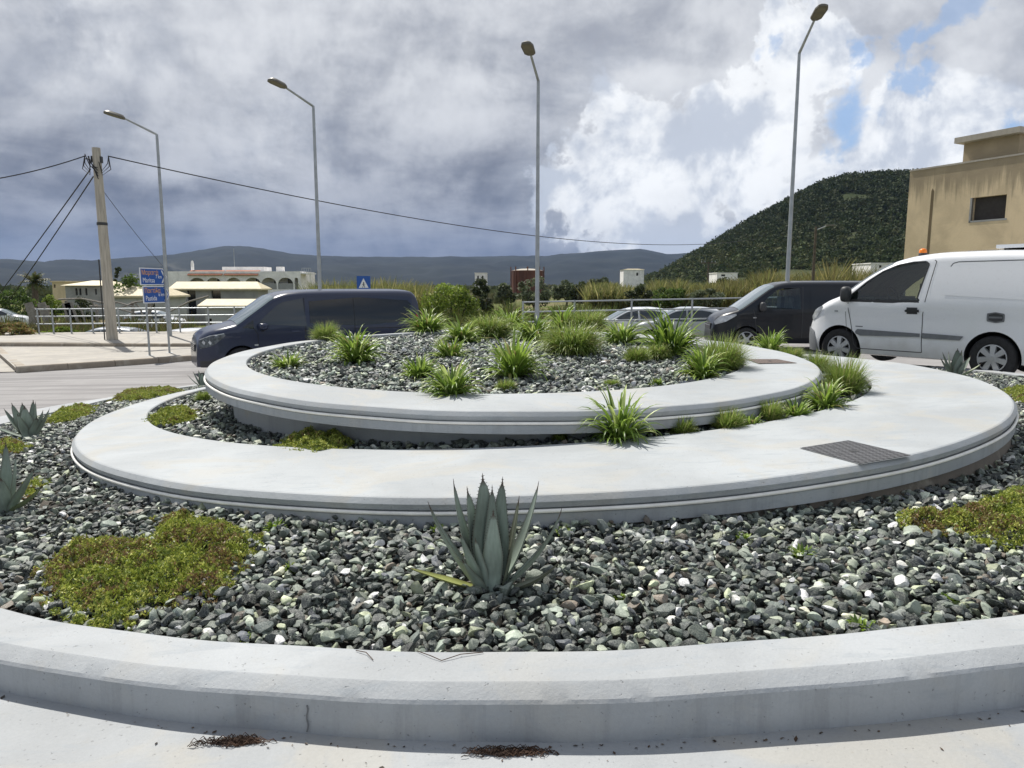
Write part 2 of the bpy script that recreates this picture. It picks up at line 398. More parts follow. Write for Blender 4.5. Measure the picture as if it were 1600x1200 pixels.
M['rustwall'] = plain('rusted_tank', (.115, .045, .028), .8, var=.35, scale=.6, stretch=(1, 1, .2))
M['wood'] = plain('grey_wood', (.30, .27, .23), .85, 0, .25, 5)
M['window'] = glass_dark('window_dark', (.018, .02, .022), .15)
M['void'] = plain('dark_opening', (.05, .045, .042), .9)
M['plasticsheet'] = plain('plastic_sheet', (.26, .28, .27), .45, var=.3, scale=20)

# ------------------------------------------------------------------ levels
def ease(v, a, b):                       # linear to a, easing flat by b
    if v < a: return v
    if v > b: return a + (b - a) / 2
    u = v - a; return a + u - u * u / (2 * (b - a))
def PL(x, y):                            # road level
    return .10 + .02 * (ease(abs(x), 10, 18) * (1 if x > 0 else -1)) - .042 * ease(y, 14, 22)
def sm(v, a, b):
    t = min(1, max(0, (v - a) / (b - a))); return t * t * (3 - 2 * t)
def edge_y(x): return 30.3 if x < -3 else 25.8 if x > 1 else 30.3 + (x + 3) / 4 * (25.8 - 30.3)
def T(x, y):                             # natural ground beyond the road
    drop = sm(y, edge_y(x), edge_y(x) + 2.6) * (1.25 if x < 0 else 1.25 - .55 * sm(x, 0, 4))
    return PL(x, y) - .06 - drop
cL, RL = np.array([.222, 7.305]), 4.097
def zL(x, y): return .262 + .044 * (x - cL[0]) - .011 * (y - cL[1])          # bevel edge of the lower ring
hL, hLa, hLb = np.array([-.03, 7.77]), 3.60, 3.44
cU, RU = np.array([.014, 7.305]), 2.933
def zU(x, y): return .570 - .002 * (x - cU[0]) + .026 * (y - cU[1])
hU, RUI = np.array([-.151, 7.54]), 2.51
cK = np.array([.1, 8.2])
_kth = np.radians([-180 - 5.9 + 360 - 360, -109.9, -103.3, -95.5, -89.1, -80.9, -74.8, -35, 10.4, 21.1, 60, 90, 120, 147, 161.8, 176.2])
_kr = np.array([5.716, 6.0, 6.09, 6.113, 6.143, 6.132, 6.163, 6.42, 6.868, 7.25, 7.3, 7.1, 6.8, 6.488, 6.188, 5.746])
_fine = np.radians(np.arange(-180, 180, 2.0))
_r = np.interp(_fine, _kth, _kr, period=2 * np.pi)
for _ in range(14): _r = (np.roll(_r, 1) + 2 * _r + np.roll(_r, -1)) / 4
def rK(th): return np.interp(th, _fine, _r, period=2 * np.pi)                # inner edge of the outer kerb
def zK(x, y): return .256 + .03 * x - .038 * y                               # kerb top
def gO(x, y):                                                               # outer gravel level
    dl = math.hypot(x - cL[0], y - cL[1]) - RL
    th = math.atan2(y - cK[1], x - cK[0]); dk = float(rK(th)) - math.hypot(x - cK[0], y - cK[1])
    t = min(1, max(0, dl / max(.05, dl + dk)))
    zi = .185 + .035 * min(x, 0) + .008 * max(x, 0) - .012 * (y - 3)
    return (1 - t) * zi + t * (zK(x, y) - .03)
def gH(x, y): return zL(x, y) - .005
def gU(x, y): return zU(x, y) - .012 + .05 * max(0, 1 - math.hypot(x - hU[0], y - hU[1]) / RUI)

# ground sheet to the horizon
rad = np.concatenate([np.linspace(0, 44, 56), np.geomspace(46, 9500, 44)]); NA = 144
V = []
for r_ in rad:
    for k in range(NA):
        a = 2 * math.pi * k / NA; x, y = r_ * math.cos(a), r_ * math.sin(a)
        V.append((x, y, T(x, y) - (.25 if math.hypot(x - .1, y - 8.2) < 8 else 0)))
Fq = np.array([[i * NA + k, i * NA + (k + 1) % NA, (i + 1) * NA + (k + 1) % NA, (i + 1) * NA + k] for i in range(len(rad) - 1) for k in range(NA)])
tag(mesh_np('ground', V, Fq, M['ground'], smooth=True), kind='structure')

def sheet(name, x0, x1, y0, y1, dz, mat, nx=40, ny=40):
    xs, ys = np.linspace(x0, x1, nx), np.linspace(y0, y1, ny)
    V = [(x, y, PL(x, y) + dz) for y in ys for x in xs]
    F_ = np.array([[j * nx + i, j * nx + i + 1, (j + 1) * nx + i + 1, (j + 1) * nx + i] for j in range(ny - 1) for i in range(nx - 1)])
    return tag(mesh_np(name, V, F_, mat, smooth=True), kind='structure')
sheet('road', -34, 34, -10, 25.6, .0, M['asphalt'], 60, 40)

# painted concrete apron round the roundabout
th = np.linspace(-np.pi, np.pi, 181)[:-1]
V, Fq = [], []
for i, ri in enumerate((.10, .3, .7, 1.15, 1.9, 2.5)):
    for t_ in th:
        wv = .9 if i > 3 and abs(t_ + np.pi / 2) > .9 else 1
        r_ = rK(t_) + (ri if i < 3 or abs(t_ + np.pi / 2) < .9 else min(ri, 1.0 + .02 * i)); x, y = cK[0] + r_ * math.cos(t_), cK[1] + r_ * math.sin(t_)
        V.append((x, y, PL(x, y) + .012 + (.0 if i else .0)))
NA = len(th)
Fq = np.array([[i * NA + k, i * NA + (k + 1) % NA, (i + 1) * NA + (k + 1) % NA, (i + 1) * NA + k] for i in range(5) for k in range(NA)])
tag(mesh_np('apron_pavement', V, Fq, M['apron'], smooth=True), kind='structure')

# outer kerb wall
th = np.linspace(-np.pi, np.pi, 1601)[:-1]; NA = len(th); cr = np.random.RandomState(21); chip = np.where(cr.rand(NA) < .02, cr.uniform(.002, .009, NA), 0) + .0012 * np.abs(cr.normal(size=NA)); chip = np.maximum(chip, np.roll(chip, 1) * .6)
prof = [(-.002, -.30, 0), (0, -.003, 0), (.006, 0, 0), (.196, 0, 0), (.203, -.0025, 0), (.247, -.030, 0), (.254, -.040, 0), (.258, None, 0)]
V = []
for pi_, (off, dz, _) in enumerate(prof):
    for q_, t_ in enumerate(th):
        wob = .004 * math.sin(t_ * 23) + .003 * math.sin(t_ * 57 + 1)
        ch_ = chip[q_] if pi_ in (3, 4) else chip[(q_ * 7 + 311) % NA] * .6 if pi_ == 5 else 0
        r_ = rK(t_) + off * .93 + (wob if off > .1 else wob * 1.3) - ch_; x, y = cK[0] + r_ * math.cos(t_), cK[1] + r_ * math.sin(t_)
        V.append((x, y, PL(x, y) - .02 if dz is None else zK(x, y) + dz - ch_ * .6))
Fq = np.array([[i * NA + k, i * NA + (k + 1) % NA, (i + 1) * NA + (k + 1) % NA, (i + 1) * NA + k] for i in range(len(prof) - 1) for k in range(NA)])
kerb = mesh_np('planter_kerb', V, Fq, M['kerbtop'], smooth=True); kerb.data.set_sharp_from_angle(angle=R(16))
tag(kerb, 'curved outer kerb of smooth pale grey painted concrete holding in the pebbles, nearest the viewer', 'kerb')
def kerb_pt(t_, off, dz): 
    r_ = rK(t_) + off; x, y = cK[0] + r_ * math.cos(t_), cK[1] + r_ * math.sin(t_); return (x, y, zK(x, y) + dz)
def near_theta(px): 
    p = hit(px, 1110, lambda x, y: zK(x, y) - .09); return math.atan2(p[1] - cK[1], p[0] - cK[0])
for px in (486, 838):                    # thin shrinkage joints in the kerb face
    t_ = near_theta(px); m = MB(); zf = PL(*kerb_pt(t_, .24, 0)[:2]); p0 = kerb_pt(t_, .2405, -.072)
    pts = []
    for j in range(9):
        q = j / 8; x, y, z = kerb_pt(t_ + .00035 * math.sin(j * 1.3), .2345 + .004 * q, -.058); pts.append((x, y, z * (1 - q) + (zf + .02) * q))
    m.tube(pts, .0022, M['crack'], 5); m.build('joint', kerb)

# the two tilted disc rings
def ring(name, label, c, Rr, zf, hc, ha, hb, th_):
    root = empty(name, (0, 0, 0), 0, label, 'planter ring')
    N = 360; tt = np.linspace(0, 2 * np.pi, N + 1)[:-1]
    def loop(off, dz): return [(c[0] + (Rr + off) * math.cos(t), c[1] + (Rr + off) * math.sin(t), zf(c[0] + (Rr + off) * math.cos(t), c[1] + (Rr + off) * math.sin(t)) + dz + .0018 * math.sin(t * 19) * (1 if dz > -.08 else 0)) for t in tt]
    def hole(s, dz): return [(hc[0] + ha * s * math.cos(t), hc[1] + hb * s * math.sin(t), zf(hc[0] + ha * s * math.cos(t), hc[1] + hb * s * math.sin(t)) + dz) for t in tt]
    loops = [hole(1, -.11), hole(1, .018), hole(1.0025, .026), loop(-.032, .026), loop(-.022, .022), loop(-.003, .000), loop(0, -.004), loop(-.010, -.034), loop(-.028, -.036), loop(-.028, -.058), loop(-.001, -.060), loop(-.001, -th_), loop(-.25, -th_ - .004)]
    V = [p for l in loops for p in l]
    Fq = np.array([[i * N + k, i * N + (k + 1) % N, (i + 1) * N + (k + 1) % N, (i + 1) * N + k] for i in range(len(loops) - 1) for k in range(N)])
    o = mesh_np('slab', V, Fq, M['slab'], root, smooth=True); o.data.set_sharp_from_angle(angle=R(18))
    m = MB(); pl_ = loop(.001, -.0475); pl_.append(pl_[0]); m.tube(pl_, .0100, M['pipe'], 8, False); m.build('light_tube', root, 60)
    return root
ringL = ring('lower_ring', 'large lower crescent ring of pale painted concrete lying tilted in the pebbles', cL, RL, zL, hL, hLa, hLb, .125)
ringU = ring('upper_ring', 'smaller upper ring of pale painted concrete raised on a recessed dark wall', cU, RU, zU, hU, RUI, RUI, .115)
def wall_ring(name, c, r_, ztop, zbot, mat, parent, dr=0):
    N = 240; V = []
    for k in range(N):
        t = 2 * math.pi * k / N; x, y = c[0] + r_ * math.cos(t), c[1] + r_ * math.sin(t); V.append((x, y, ztop(x, y)))
    for k in range(N):
        t = 2 * math.pi * k / N; x, y = c[0] + (r_ + dr) * math.cos(t), c[1] + (r_ + dr) * math.sin(t); V.append((x, y, zbot(x, y)))
    return mesh_np(name, V, np.array([[k, (k + 1) % N, N + (k + 1) % N, N + k] for k in range(N)]), mat, parent, smooth=True)
wall_ring('support_wall', cU, RU - .22, lambda x, y: zU(x, y) - .11, lambda x, y: zL(x, y) - .25, M['slab'], ringU)
wall_ring('footing', cL, RL - .035, lambda x, y: zL(x, y) - .12, lambda x, y: gO(x, y) - .15, M['footing'], ringL, .04)

def plane_quad(pxs, zf, dz): return [np.array(hit(px, py, lambda x, y: zf(x, y) + .026)) + (0, 0, dz) for px, py in pxs]
def manhole(name, label, pxs, zf, mat):
    q = plane_quad(pxs, zf, .003); cen = sum(q) / 4; m = MB(); root = empty(name, cen, 0, label, 'manhole cover')
    loc = [p - cen for p in q]
    m.add([p * .955 for p in loc] + [p * .955 + (0, 0, .004) for p in loc], [(4, 5, 6, 7), (0, 1, 5, 4), (1, 2, 6, 5), (2, 3, 7, 6), (3, 0, 4, 7)], mat); m.build('lid', root)
    m = MB(); vs = [p for p in loc] + [p * .965 for p in loc]; vs = [v + (0, 0, .002) for v in vs]
    m.add(vs, [(i, (i + 1) % 4, 4 + (i + 1) % 4, 4 + i) for i in range(4)], M['greyplastic']); m.build('rim', root)
    m = MB(); m.lathe([(.0, .0065), (.022, .0065), (.024, .004)], M['seam'], seg=14); m.build('lifting_hole', root)
manhole('manhole_cover', 'dark square chequered iron cover set in the lower ring on the right', [(1249, 701), (1345, 727), (1427, 713), (1325, 689)], zL, M['iron'])
manhole('manhole_cover', 'brown rusty flat iron cover set in the upper ring at its right end', [(1166, 562), (1185, 569), (1246, 568), (1215, 562)], zU, M['rustiron'])

# ------------------------------------------------------------------ pebbles
def ico(sub):
    bm = bmesh.new(); bmesh.ops.create_icosphere(bm, subdivisions=sub, radius=1)
    v = np.array([p.co[:] for p in bm.verts]); f = np.array([[q.index for q in p.verts] for p in bm.faces]); bm.free(); return v, f
def pebble_proto(sub, k, r):
    v, f = ico(sub); out = []
    for _ in range(k):
        d = r.normal(size=(9, 3)); d /= np.linalg.norm(d, axis=1)[:, None]; q = v.copy()
        for a in d:                       # flatten random sides: chipped stone
            h = q @ a; lim = r.uniform(.30, .80); q = q - np.clip(h - lim, 0, None)[:, None] * a * .9
        q += r.normal(size=q.shape) * (.03 if sub > 1 else .05)
        out.append(q)
    return out, f
PAL = np.array([[.026, .031, .030], [.040, .047, .045], [.072, .085, .078], [.105, .125, .105], [.16, .185, .15], [.26, .29, .225], [.30, .33, .215], [.46, .48, .42], [.050, .056, .066], [.11, .09, .07]])
PW = np.array([.18, .155, .14, .125, .12, .095, .045, .055, .06, .025]); PW /= PW.sum()
def pebbles(name, pts, size, sub, r, lift=.0, bright=1.0, lean=.5):
    protos, f = pebble_proto(sub, 14, r); n_ = len(pts); nv = len(protos[0])
    pid = r.randint(0, 14, n_); P = np.stack(protos)[pid]
    s = size * np.clip(r.lognormal(0, .34, n_), .5, 2.0)
    sc3 = np.stack([s * r.uniform(.85, 1.4, n_), s * r.uniform(.65, 1.0, n_), s * r.uniform(.42, .8, n_)], 1) / 2
    P = P * sc3[:, None, :]
    def rot(ax, a):
        c_, s_ = np.cos(a), np.sin(a); Q = np.zeros((n_, 3, 3)); i, j = [(1, 2), (0, 2), (0, 1)][ax]
        Q[:, ax, ax] = 1; Q[:, i, i] = c_; Q[:, j, j] = c_; Q[:, i, j] = -s_; Q[:, j, i] = s_; return Q
    A = rot(2, r.uniform(0, 6.3, n_)) @ rot(0, r.normal(0, lean, n_)) @ rot(1, r.normal(0, lean, n_))
    P = np.einsum('nij,nkj->nki', A, P)
    P = P + pts[:, None, :]; P[:, :, 2] += (r.uniform(-.45, .6, n_) * size * .5)[:, None] + lift
    c_ = np.clip(PAL[r.choice(len(PAL), n_, p=PW)] * r.lognormal(.22, .42, (n_, 1)) * bright, .008, .66)
    col = np.repeat(c_, nv, 0)
    Fs = (np.arange(n_) * nv)[:, None, None] + f[None]
    return P.reshape(-1, 3), Fs.reshape(-1, 3), col
def scatter(test, x0, x1, y0, y1, step, zf, r):
    xs, ys = np.meshgrid(np.arange(x0, x1, step), np.arange(y0, y1, step * .92)); xs = xs.copy(); xs[1::2] += step / 2
    x = (xs + r.uniform(-.38, .38, xs.shape) * step).ravel(); y = (ys + r.uniform(-.38, .38, ys.shape) * step).ravel()
    k = test(x, y) & (np.abs(x) < y * .80 + 1.3); x, y = x[k], y[k]
    return np.stack([x, y, np.array([zf(a, b) for a, b in zip(x, y)])], 1)
def in_outer(x, y):
    t = np.arctan2(y - cK[1], x - cK[0]); return (np.hypot(x - cK[0], y - cK[1]) < rK(t) - .02) & (np.hypot(x - cL[0], y - cL[1]) > RL - .03)
def in_hole(x, y): return (((x - hL[0]) / (hLa - .025)) ** 2 + ((y - hL[1]) / (hLb - .025)) ** 2 < 1) & (np.hypot(x - cU[0], y - cU[1]) > RU - .24)
def in_up(x, y): return np.hypot(x - hU[0], y - hU[1]) < RUI - .02
r = np.random.RandomState(3)
def join(parts):
    V, Fs, C_, b = [], [], [], 0
    for v, f, c_ in parts: V.append(v); Fs.append(f + b); C_.append(c_); b += len(v)
    return np.concatenate(V), np.concatenate(Fs), np.concatenate(C_)
near = scatter(lambda x, y: in_outer(x, y) & (y < 3.7), -4.6, 4.6, 1.9, 3.7, .0345, gO, r)
far_ = scatter(lambda x, y: in_outer(x, y) & (y >= 3.7) & (y < 12.5), -8, 8, 3.7, 12.5, .040, gO, r)
near2 = near[r.rand(len(near)) < .42] + r.normal(0, .012, (int(1), 3)) * 0; near2 = near2 + np.stack([r.uniform(-.02, .02, len(near2)), r.uniform(-.02, .02, len(near2)), np.full(len(near2), .018)], 1)
k = in_outer(near2[:, 0], near2[:, 1] - .03); near2 = near2[k]
Vp, Fp, Cp = join([pebbles('', near, .0445, 2, r), pebbles('', near2, .041, 2, r, lean=.35), pebbles('', far_, .046, 1, r)])
g1 = tag(mesh_np('pebble_bed', Vp, Fp, M['pebble'], col=Cp, smooth=True), kind='stuff', label='dark green and grey pebbles filling the outer bed between kerb and lower ring', cat='pebbles')
g1.data.set_sharp_from_angle(angle=R(33))
ph = scatter(lambda x, y: in_hole(x, y) & (y < 9.5), -3.8, 3.8, 4.2, 9.5, .045, gH, r)
Vp, Fp, Cp = join([pebbles('', ph, .056, 1, r)])
tag(mesh_np('pebble_bed', Vp, Fp, M['pebble'], col=Cp, smooth=False), kind='stuff', label='dark pebbles in the crescent gap between the two concrete rings', cat='pebbles')
pu = scatter(in_up, -2.8, 2.8, 4.9, 10.2, .043, gU, r)
Vp, Fp, Cp = join([pebbles('', pu, .053, 1, r, bright=1.25)])
tag(mesh_np('pebble_bed', Vp, Fp, M['pebble'], col=Cp, smooth=False), kind='stuff', label='grey pebbles filling the raised upper ring around the leafy clumps', cat='pebbles')
# soil below the pebbles
def soil(name, rin, rout, zf, dz):
    N = 120; L_ = 9; V = []
    for j in range(L_):
        for k_ in range(N):
            t = 2 * math.pi * k_ / N - math.pi; a = rin(t); b = rout(t); q = j / (L_ - 1)
            x, y = a[0] * (1 - q) + b[0] * q, a[1] * (1 - q) + b[1] * q; V.append((x, y, zf(x, y) + dz))
    Fq = np.array([[j * N + k_, j * N + (k_ + 1) % N, (j + 1) * N + (k_ + 1) % N, (j + 1) * N + k_] for j in range(L_ - 1) for k_ in range(N)])
    tag(mesh_np(name, V, Fq, M['soil'], smooth=True), kind='structure')
soil('soil_ground', lambda t: (cL[0] + (RL - .06) * math.cos(t), cL[1] + (RL - .06) * math.sin(t)), lambda t: (cK[0] + (rK(t) - .0) * math.cos(t), cK[1] + (rK(t) - .0) * math.sin(t)), gO, -.022)
soil('soil_ground', lambda t: (cU[0] + (RU - .25) * math.cos(t), cU[1] + (RU - .25) * math.sin(t)), lambda t: (hL[0] + (hLa - .005) * math.cos(t), hL[1] + (hLb - .005) * math.sin(t)), gH, -.022)
soil('soil_ground', lambda t: (hU[0] + .01 * math.cos(t), hU[1] + .01 * math.sin(t)), lambda t: (hU[0] + (RUI - .004) * math.cos(t), hU[1] + (RUI - .004) * math.sin(t)), gU, -.02)

# ------------------------------------------------------------------ buildings beyond the road
def walls_with_openings(m, p0, p1, z0, z1, ops, mat, depth=.25, back=None):
    """wall from p0 to p1 with rectangular openings (s0,s1,za,zb); reveals go inwards (left of p0->p1)"""
    p0, p1 = np.array(p0[:2], float), np.array(p1[:2], float); L_ = np.linalg.norm(p1 - p0); d = (p1 - p0) / L_; nrm = np.array([-d[1], d[0]])
    ss = sorted({0, L_, *[o[0] for o in ops], *[o[1] for o in ops]}); zs = sorted({z0, z1, *[o[2] for o in ops], *[o[3] for o in ops]})
    def P(s, z, q=0): v = p0 + d * s + nrm * q; return (v[0], v[1], z)
    for a, b in zip(ss, ss[1:]):
        for c_, e in zip(zs, zs[1:]):
            if any(o[0] <= (a + b) / 2 <= o[1] and o[2] <= (c_ + e) / 2 <= o[3] for o in ops): continue
            m.add([P(a, c_), P(b, c_), P(b, e), P(a, e)], [(0, 1, 2, 3)], mat)
    for s0, s1, za, zb in ops:
        m.add([P(s0, za), P(s1, za), P(s1, zb), P(s0, zb), P(s0, za, depth), P(s1, za, depth), P(s1, zb, depth), P(s0, zb, depth)],
              [(0, 1, 5, 4), (1, 2, 6, 5), (2, 3, 7, 6), (3, 0, 4, 7)], mat)
        if back: m.add([P(s0, za, depth), P(s1, za, depth), P(s1, zb, depth), P(s0, zb, depth)], [(0, 1, 2, 3)], back)
    return P
# ochre house on the right
def ochre():
    A = at(1411, 420, 31.7); B = A[:2] + np.array([.45, -.893]) * 12; C = B + np.array([.893, .45]) * 9; D = A[:2] + np.array([.893, .45]) * 9
    gz = T(A[0], A[1]) - .3; zt = 6.2; root = empty('ochre_house', (A[0], A[1], gz), 0, 'weathered two storey ochre plastered house with empty window holes, behind the white van', 'house')
    o = lambda p: (p[0] - A[0], p[1] - A[1]); a, b, c_, d_ = o(A), o(B), o(C), o(D); H_ = zt - gz
    wz = at(1538, 345, 29.2)[2] - gz; wt = at(1538, 309, 29.2)[2] - gz
    m = MB(); W1 = (2.75, 4.05, wz, wt); W2 = (5.15, 6.3, wz + .25, wt + .05)
    P = walls_with_openings(m, a, b, 0, H_, [W1, W2], M['ochre'], .22, M['void'])
    walls_with_openings(m, b, c_, 0, H_, [(2, 3.2, wz, wt)], M['ochre'], .22, M['void']); walls_with_openings(m, c_, d_, 0, H_, [], M['ochre']); walls_with_openings(m, d_, a, 0, H_, [], M['ochre'])
    m.add([(*a, H_ - .12), (*b, H_ - .12), (*c_, H_ - .12), (*d_, H_ - .12)], [(0, 1, 2, 3)], M['conc']); wall = m.build('wall', root)
    for W_ in (W1, W2):                    # window surround left behind by the missing frame
        m = MB(); t = .07
        for s0, s1, z0, z1 in ((W_[0] - t, W_[0], W_[2] - t, W_[3]), (W_[0] - t, W_[1] + t, W_[2] - t, W_[2]), ):
            m.add([P(s0, z0, -.012), P(s1, z0, -.012), P(s1, z1, -.012), P(s0, z1, -.012), P(s0, z0, .1), P(s1, z0, .1), P(s1, z1, .1), P(s0, z1, .1)], [(0, 1, 2, 3), (0, 1, 5, 4), (1, 2, 6, 5), (2, 3, 7, 6), (3, 0, 4, 7)], M['greywall'])
        m.build('window_surround', root)
    m = MB()                               # stained coping
    for p, q in ((a, b), (b, c_), (c_, d_), (d_, a)):
        p, q = np.array(p), np.array(q); d = (q - p) / np.linalg.norm(q - p); nn = np.array([-d[1], d[0]])
        m.add([(*(p - nn * .03), H_ - .0), (*(q - nn * .03), H_ - .0), (*(q + nn * .22), H_), (*(p + nn * .22), H_), (*(p - nn * .03), H_ + .07), (*(q - nn * .03), H_ + .07), (*(q + nn * .22), H_ + .07), (*(p + nn * .22), H_ + .07)], [(0, 1, 2, 3), (4, 5, 6, 7), (0, 1, 5, 4), (2, 3, 7, 6), (1, 2, 6, 5), (3, 0, 4, 7)], M['conc'])
    m.build('coping', root)
    m = MB(); s = 1.02                     # damp groove of a lost drain pipe
    zz_ = at(1452, 300, 31)[2] - gz
    pts = [(s - .07, 0), (s + .10, 0), (s + .11, zz_ * .5), (s + .12, zz_), (s + .05, zz_ + .12), (s, zz_), (s - .02, zz_ * .5)]
    m.add([P(u, z, -.004) for u, z in pts], [tuple(range(len(pts)))], M['ochre_stain']); m.build('damp_stain', root)
    # stair tower with a thin slab roof
    e = np.array(a) + np.array([.45, -.893]) * 2.05 + np.array([.893, .45]) * .3
    q = [e, e + np.array([.45, -.893]) * 2.1, e + np.array([.45, -.893]) * 2.1 + np.array([.893, .45]) * 4, e + np.array([.893, .45]) * 4]; hz = H_ + .85
    m = MB()
    for i in range(4): walls_with_openings(m, q[i], q[(i + 1) % 4], H_ - .1, hz, [], M['ochre'])
    m.build('stair_tower', root)
    cen = sum(q) / 4; m = MB(); qq = [cen + (p - cen) * 1.18 for p in q]
    m.add([(*p, hz) for p in qq] + [(*p, hz + .22) for p in qq], [(0, 1, 2, 3), (4, 5, 6, 7)] + [(i, (i + 1) % 4, 4 + (i + 1) % 4, 4 + i) for i in range(4)], M['conc']); m.build('roof_slab', root)
ochre()

def block(root, name, p, L_, D_, z0, z1, mat, ang=0, parent=None):
    m = MB(); Mx = Matrix.Translation((p[0], p[1], 0)) @ Matrix.Rotation(ang, 4, 'Z'); m.box(0, L_, 0, D_, z0, z1, mat, Mx); return m.build(name, parent or root)
# white house with an arcade of arches
def arcade_house():
    Y = 110; x0, x1 = at(262, 440, Y)[0], at(483, 440, Y)[0]; gz = T(x0, Y) - .2
    zt, zb = at(380, 424, Y)[2], at(380, 452, Y)[2]
    root = empty('arcade_house', (x0, Y, gz), 0, 'long white house with a row of arches and terracotta strips, behind the cream sheds', 'house')
    L_ = x1 - x0; zt -= gz; zb -= gz; m = MB()
    px_arch = [(318, 14), (338, 12), (366, 13), (394, 13), (420, 12.5), (446, 12.5)]
    arches = [((at(c_, 440, Y)[0] - x0), at(CX + w_, 440, Y)[0] - at(CX, 440, Y)[0]) for c_, w_ in [(307, 12.5), (334, 12), (365, 12), (395, 12.5), (420, 12), (446, 12)]] + [(at(463, 440, Y)[0] - x0, .28)]
    arches[0] = (at(308, 440, Y)[0] - x0, arches[0][1])
    ah = zt - .95                           # crown of the arches
    xs = []
    # front wall built as strips over each arch
    xs_cur = 0
    for cx_, hw in arches:
        hw = min(hw, 1.23)
        a, b = cx_ - hw, cx_ + hw
        m.add([(xs_cur, 0, 0), (a, 0, 0), (a, 0, zt), (xs_cur, 0, zt)], [(0, 1, 2, 3)], M['whitewall'])
        m.add([(a, 0, 0), (b, 0, 0), (b, 0, zb), (a, 0, zb)], [(0, 1, 2, 3)], M['whitewall'])
        sp_ = ah - min(hw, 1.0); N = 12
        pts = [(cx_ - hw * math.cos(math.pi * i / N), 0, sp_ + (ah - sp_) * math.sin(math.pi * i / N)) for i in range(N + 1)]
        for i in range(N):
            p, q = pts[i], pts[i + 1]
            m.add([p, q, (q[0], 0, zt), (p[0], 0, zt)], [(0, 1, 2, 3)], M['whitewall'])
            m.add([p, q, (q[0], .35, q[2]), (p[0], .35, p[2])], [(0, 1, 2, 3)], M['whitewall'])
        for s_ in (a, b): m.add([(s_, 0, zb), (s_, .35, zb), (s_, .35, sp_), (s_, 0, sp_)], [(0, 1, 2, 3)], M['whitewall'])
        xs_cur = b
    m.add([(xs_cur, 0, 0), (L_ - 1.3, 0, 0), (L_ - 1.3, 0, zt), (xs_cur, 0, zt)], [(0, 1, 2, 3)], M['whitewall'])
    m.add([(L_ - 1.3, 0, 0), (L_ - 1.3, 8, 0), (L_ - 1.3, 8, zt), (L_ - 1.3, 0, zt)], [(0, 1, 2, 3)], M['whitewall'])
    m.add([(0, 0, 0), (0, 8, 0), (0, 8, zt), (0, 0, zt)], [(0, 1, 2, 3)], M['whitewall'])
    m.add([(0, 0, zt), (L_ - 1.3, 0, zt), (L_ - 1.3, 8, zt), (0, 8, zt)], [(0, 1, 2, 3)], M['whitewall'])
    m.build('arcade_wall', root)
    m = MB(); m.add([(0, 2.2, 0), (L_ - 1.3, 2.2, 0), (L_ - 1.3, 2.2, zt - .02), (0, 2.2, zt - .02)], [(0, 1, 2, 3)], M['whitewall']); m.add([(0, .3, zb - .1), (L_ - 1.3, .3, zb - .1), (L_ - 1.3, 2.2, zb - .1), (0, 2.2, zb - .1)], [(0, 1, 2, 3)], M['greywall']); m.build('gallery_back_wall', root)
    for i, (cx_, hw) in enumerate(arches[:6]):
        m = MB(); m.box(cx_ + (-.3 if i % 2 else .1), cx_ + (.5 if i % 2 else .9), 2.15, 2.19, zb + .1, zb + 1.9, M['window']); m.build('window', root)
    for i in (4, 5):
        m = MB(); cx_, hw = arches[i]
        m.box(cx_ - 1.2, cx_ + 1.2, .1, .14, zb + .02, zb + .9, M['greywall']); m.build('balustrade', root)
    a, b, c_ = at(294, 430, Y)[0] - x0, at(348, 430, Y)[0] - x0, at(404, 430, Y)[0] - x0
    for p, q in ((a, b), (b + .25, c_)):
        m = MB(); m.prism([(-.35, zt - .62), (.9, zt + .12), (.9, zt + .2), (-.35, zt - .52)], p, q, M['terra'], lambda y, z, d: (d, y, z)); m.build('tile_roof', root)
    m = MB(); p, q = at(337, 424, Y)[0] - x0, at(404, 424, Y)[0] - x0; m.box(p, q, 2.5, 6, zt, zt + .75, M['whitewall']); m.build('roof_storey', root)
    m = MB(); p = at(425, 424, Y)[0] - x0; m.box(p, p + 1, 2, 3, zt, zt + .75, M['whitewall']); m.build('chimney', root)
    m = MB(); p = at(294, 424, Y)[0] - x0; m.lathe([(.22, 0), (.24, 1.2), (.16, 1.7), (0, 1.8)], M['whitewall'], Matrix.Translation((p, 1.6, zt - .1)), 10); m.build('chimney', root, 50)
    m = MB(); p = at(355, 424, Y)[0] - x0; m.tube([(p, 3, zt + .7), (p, 3, zt + 3.6)], .05, M['galv'], 5); m.build('aerial', root)
    m = MB(); e = L_ - 1.3; m.box(e, L_ + .3, .2, 3, zt - .42, zt - .22, M['whitewall']); m.tube([(L_ + .1, .4, 0), (L_ + .1, .4, zt - .4)], .1, M['whitewall']); 
    m.tube([(e + .1, .5, zt + .5), (L_ + .2, .5, zt + .5)], .04, M['galv'], 5)
    for s_ in np.linspace(e + .1, L_ + .2, 5): m.tube([(s_, .5, zt - .2), (s_, .5, zt + .5)], .03, M['galv'], 5)
    m.build('balcony', root)
arcade_house()
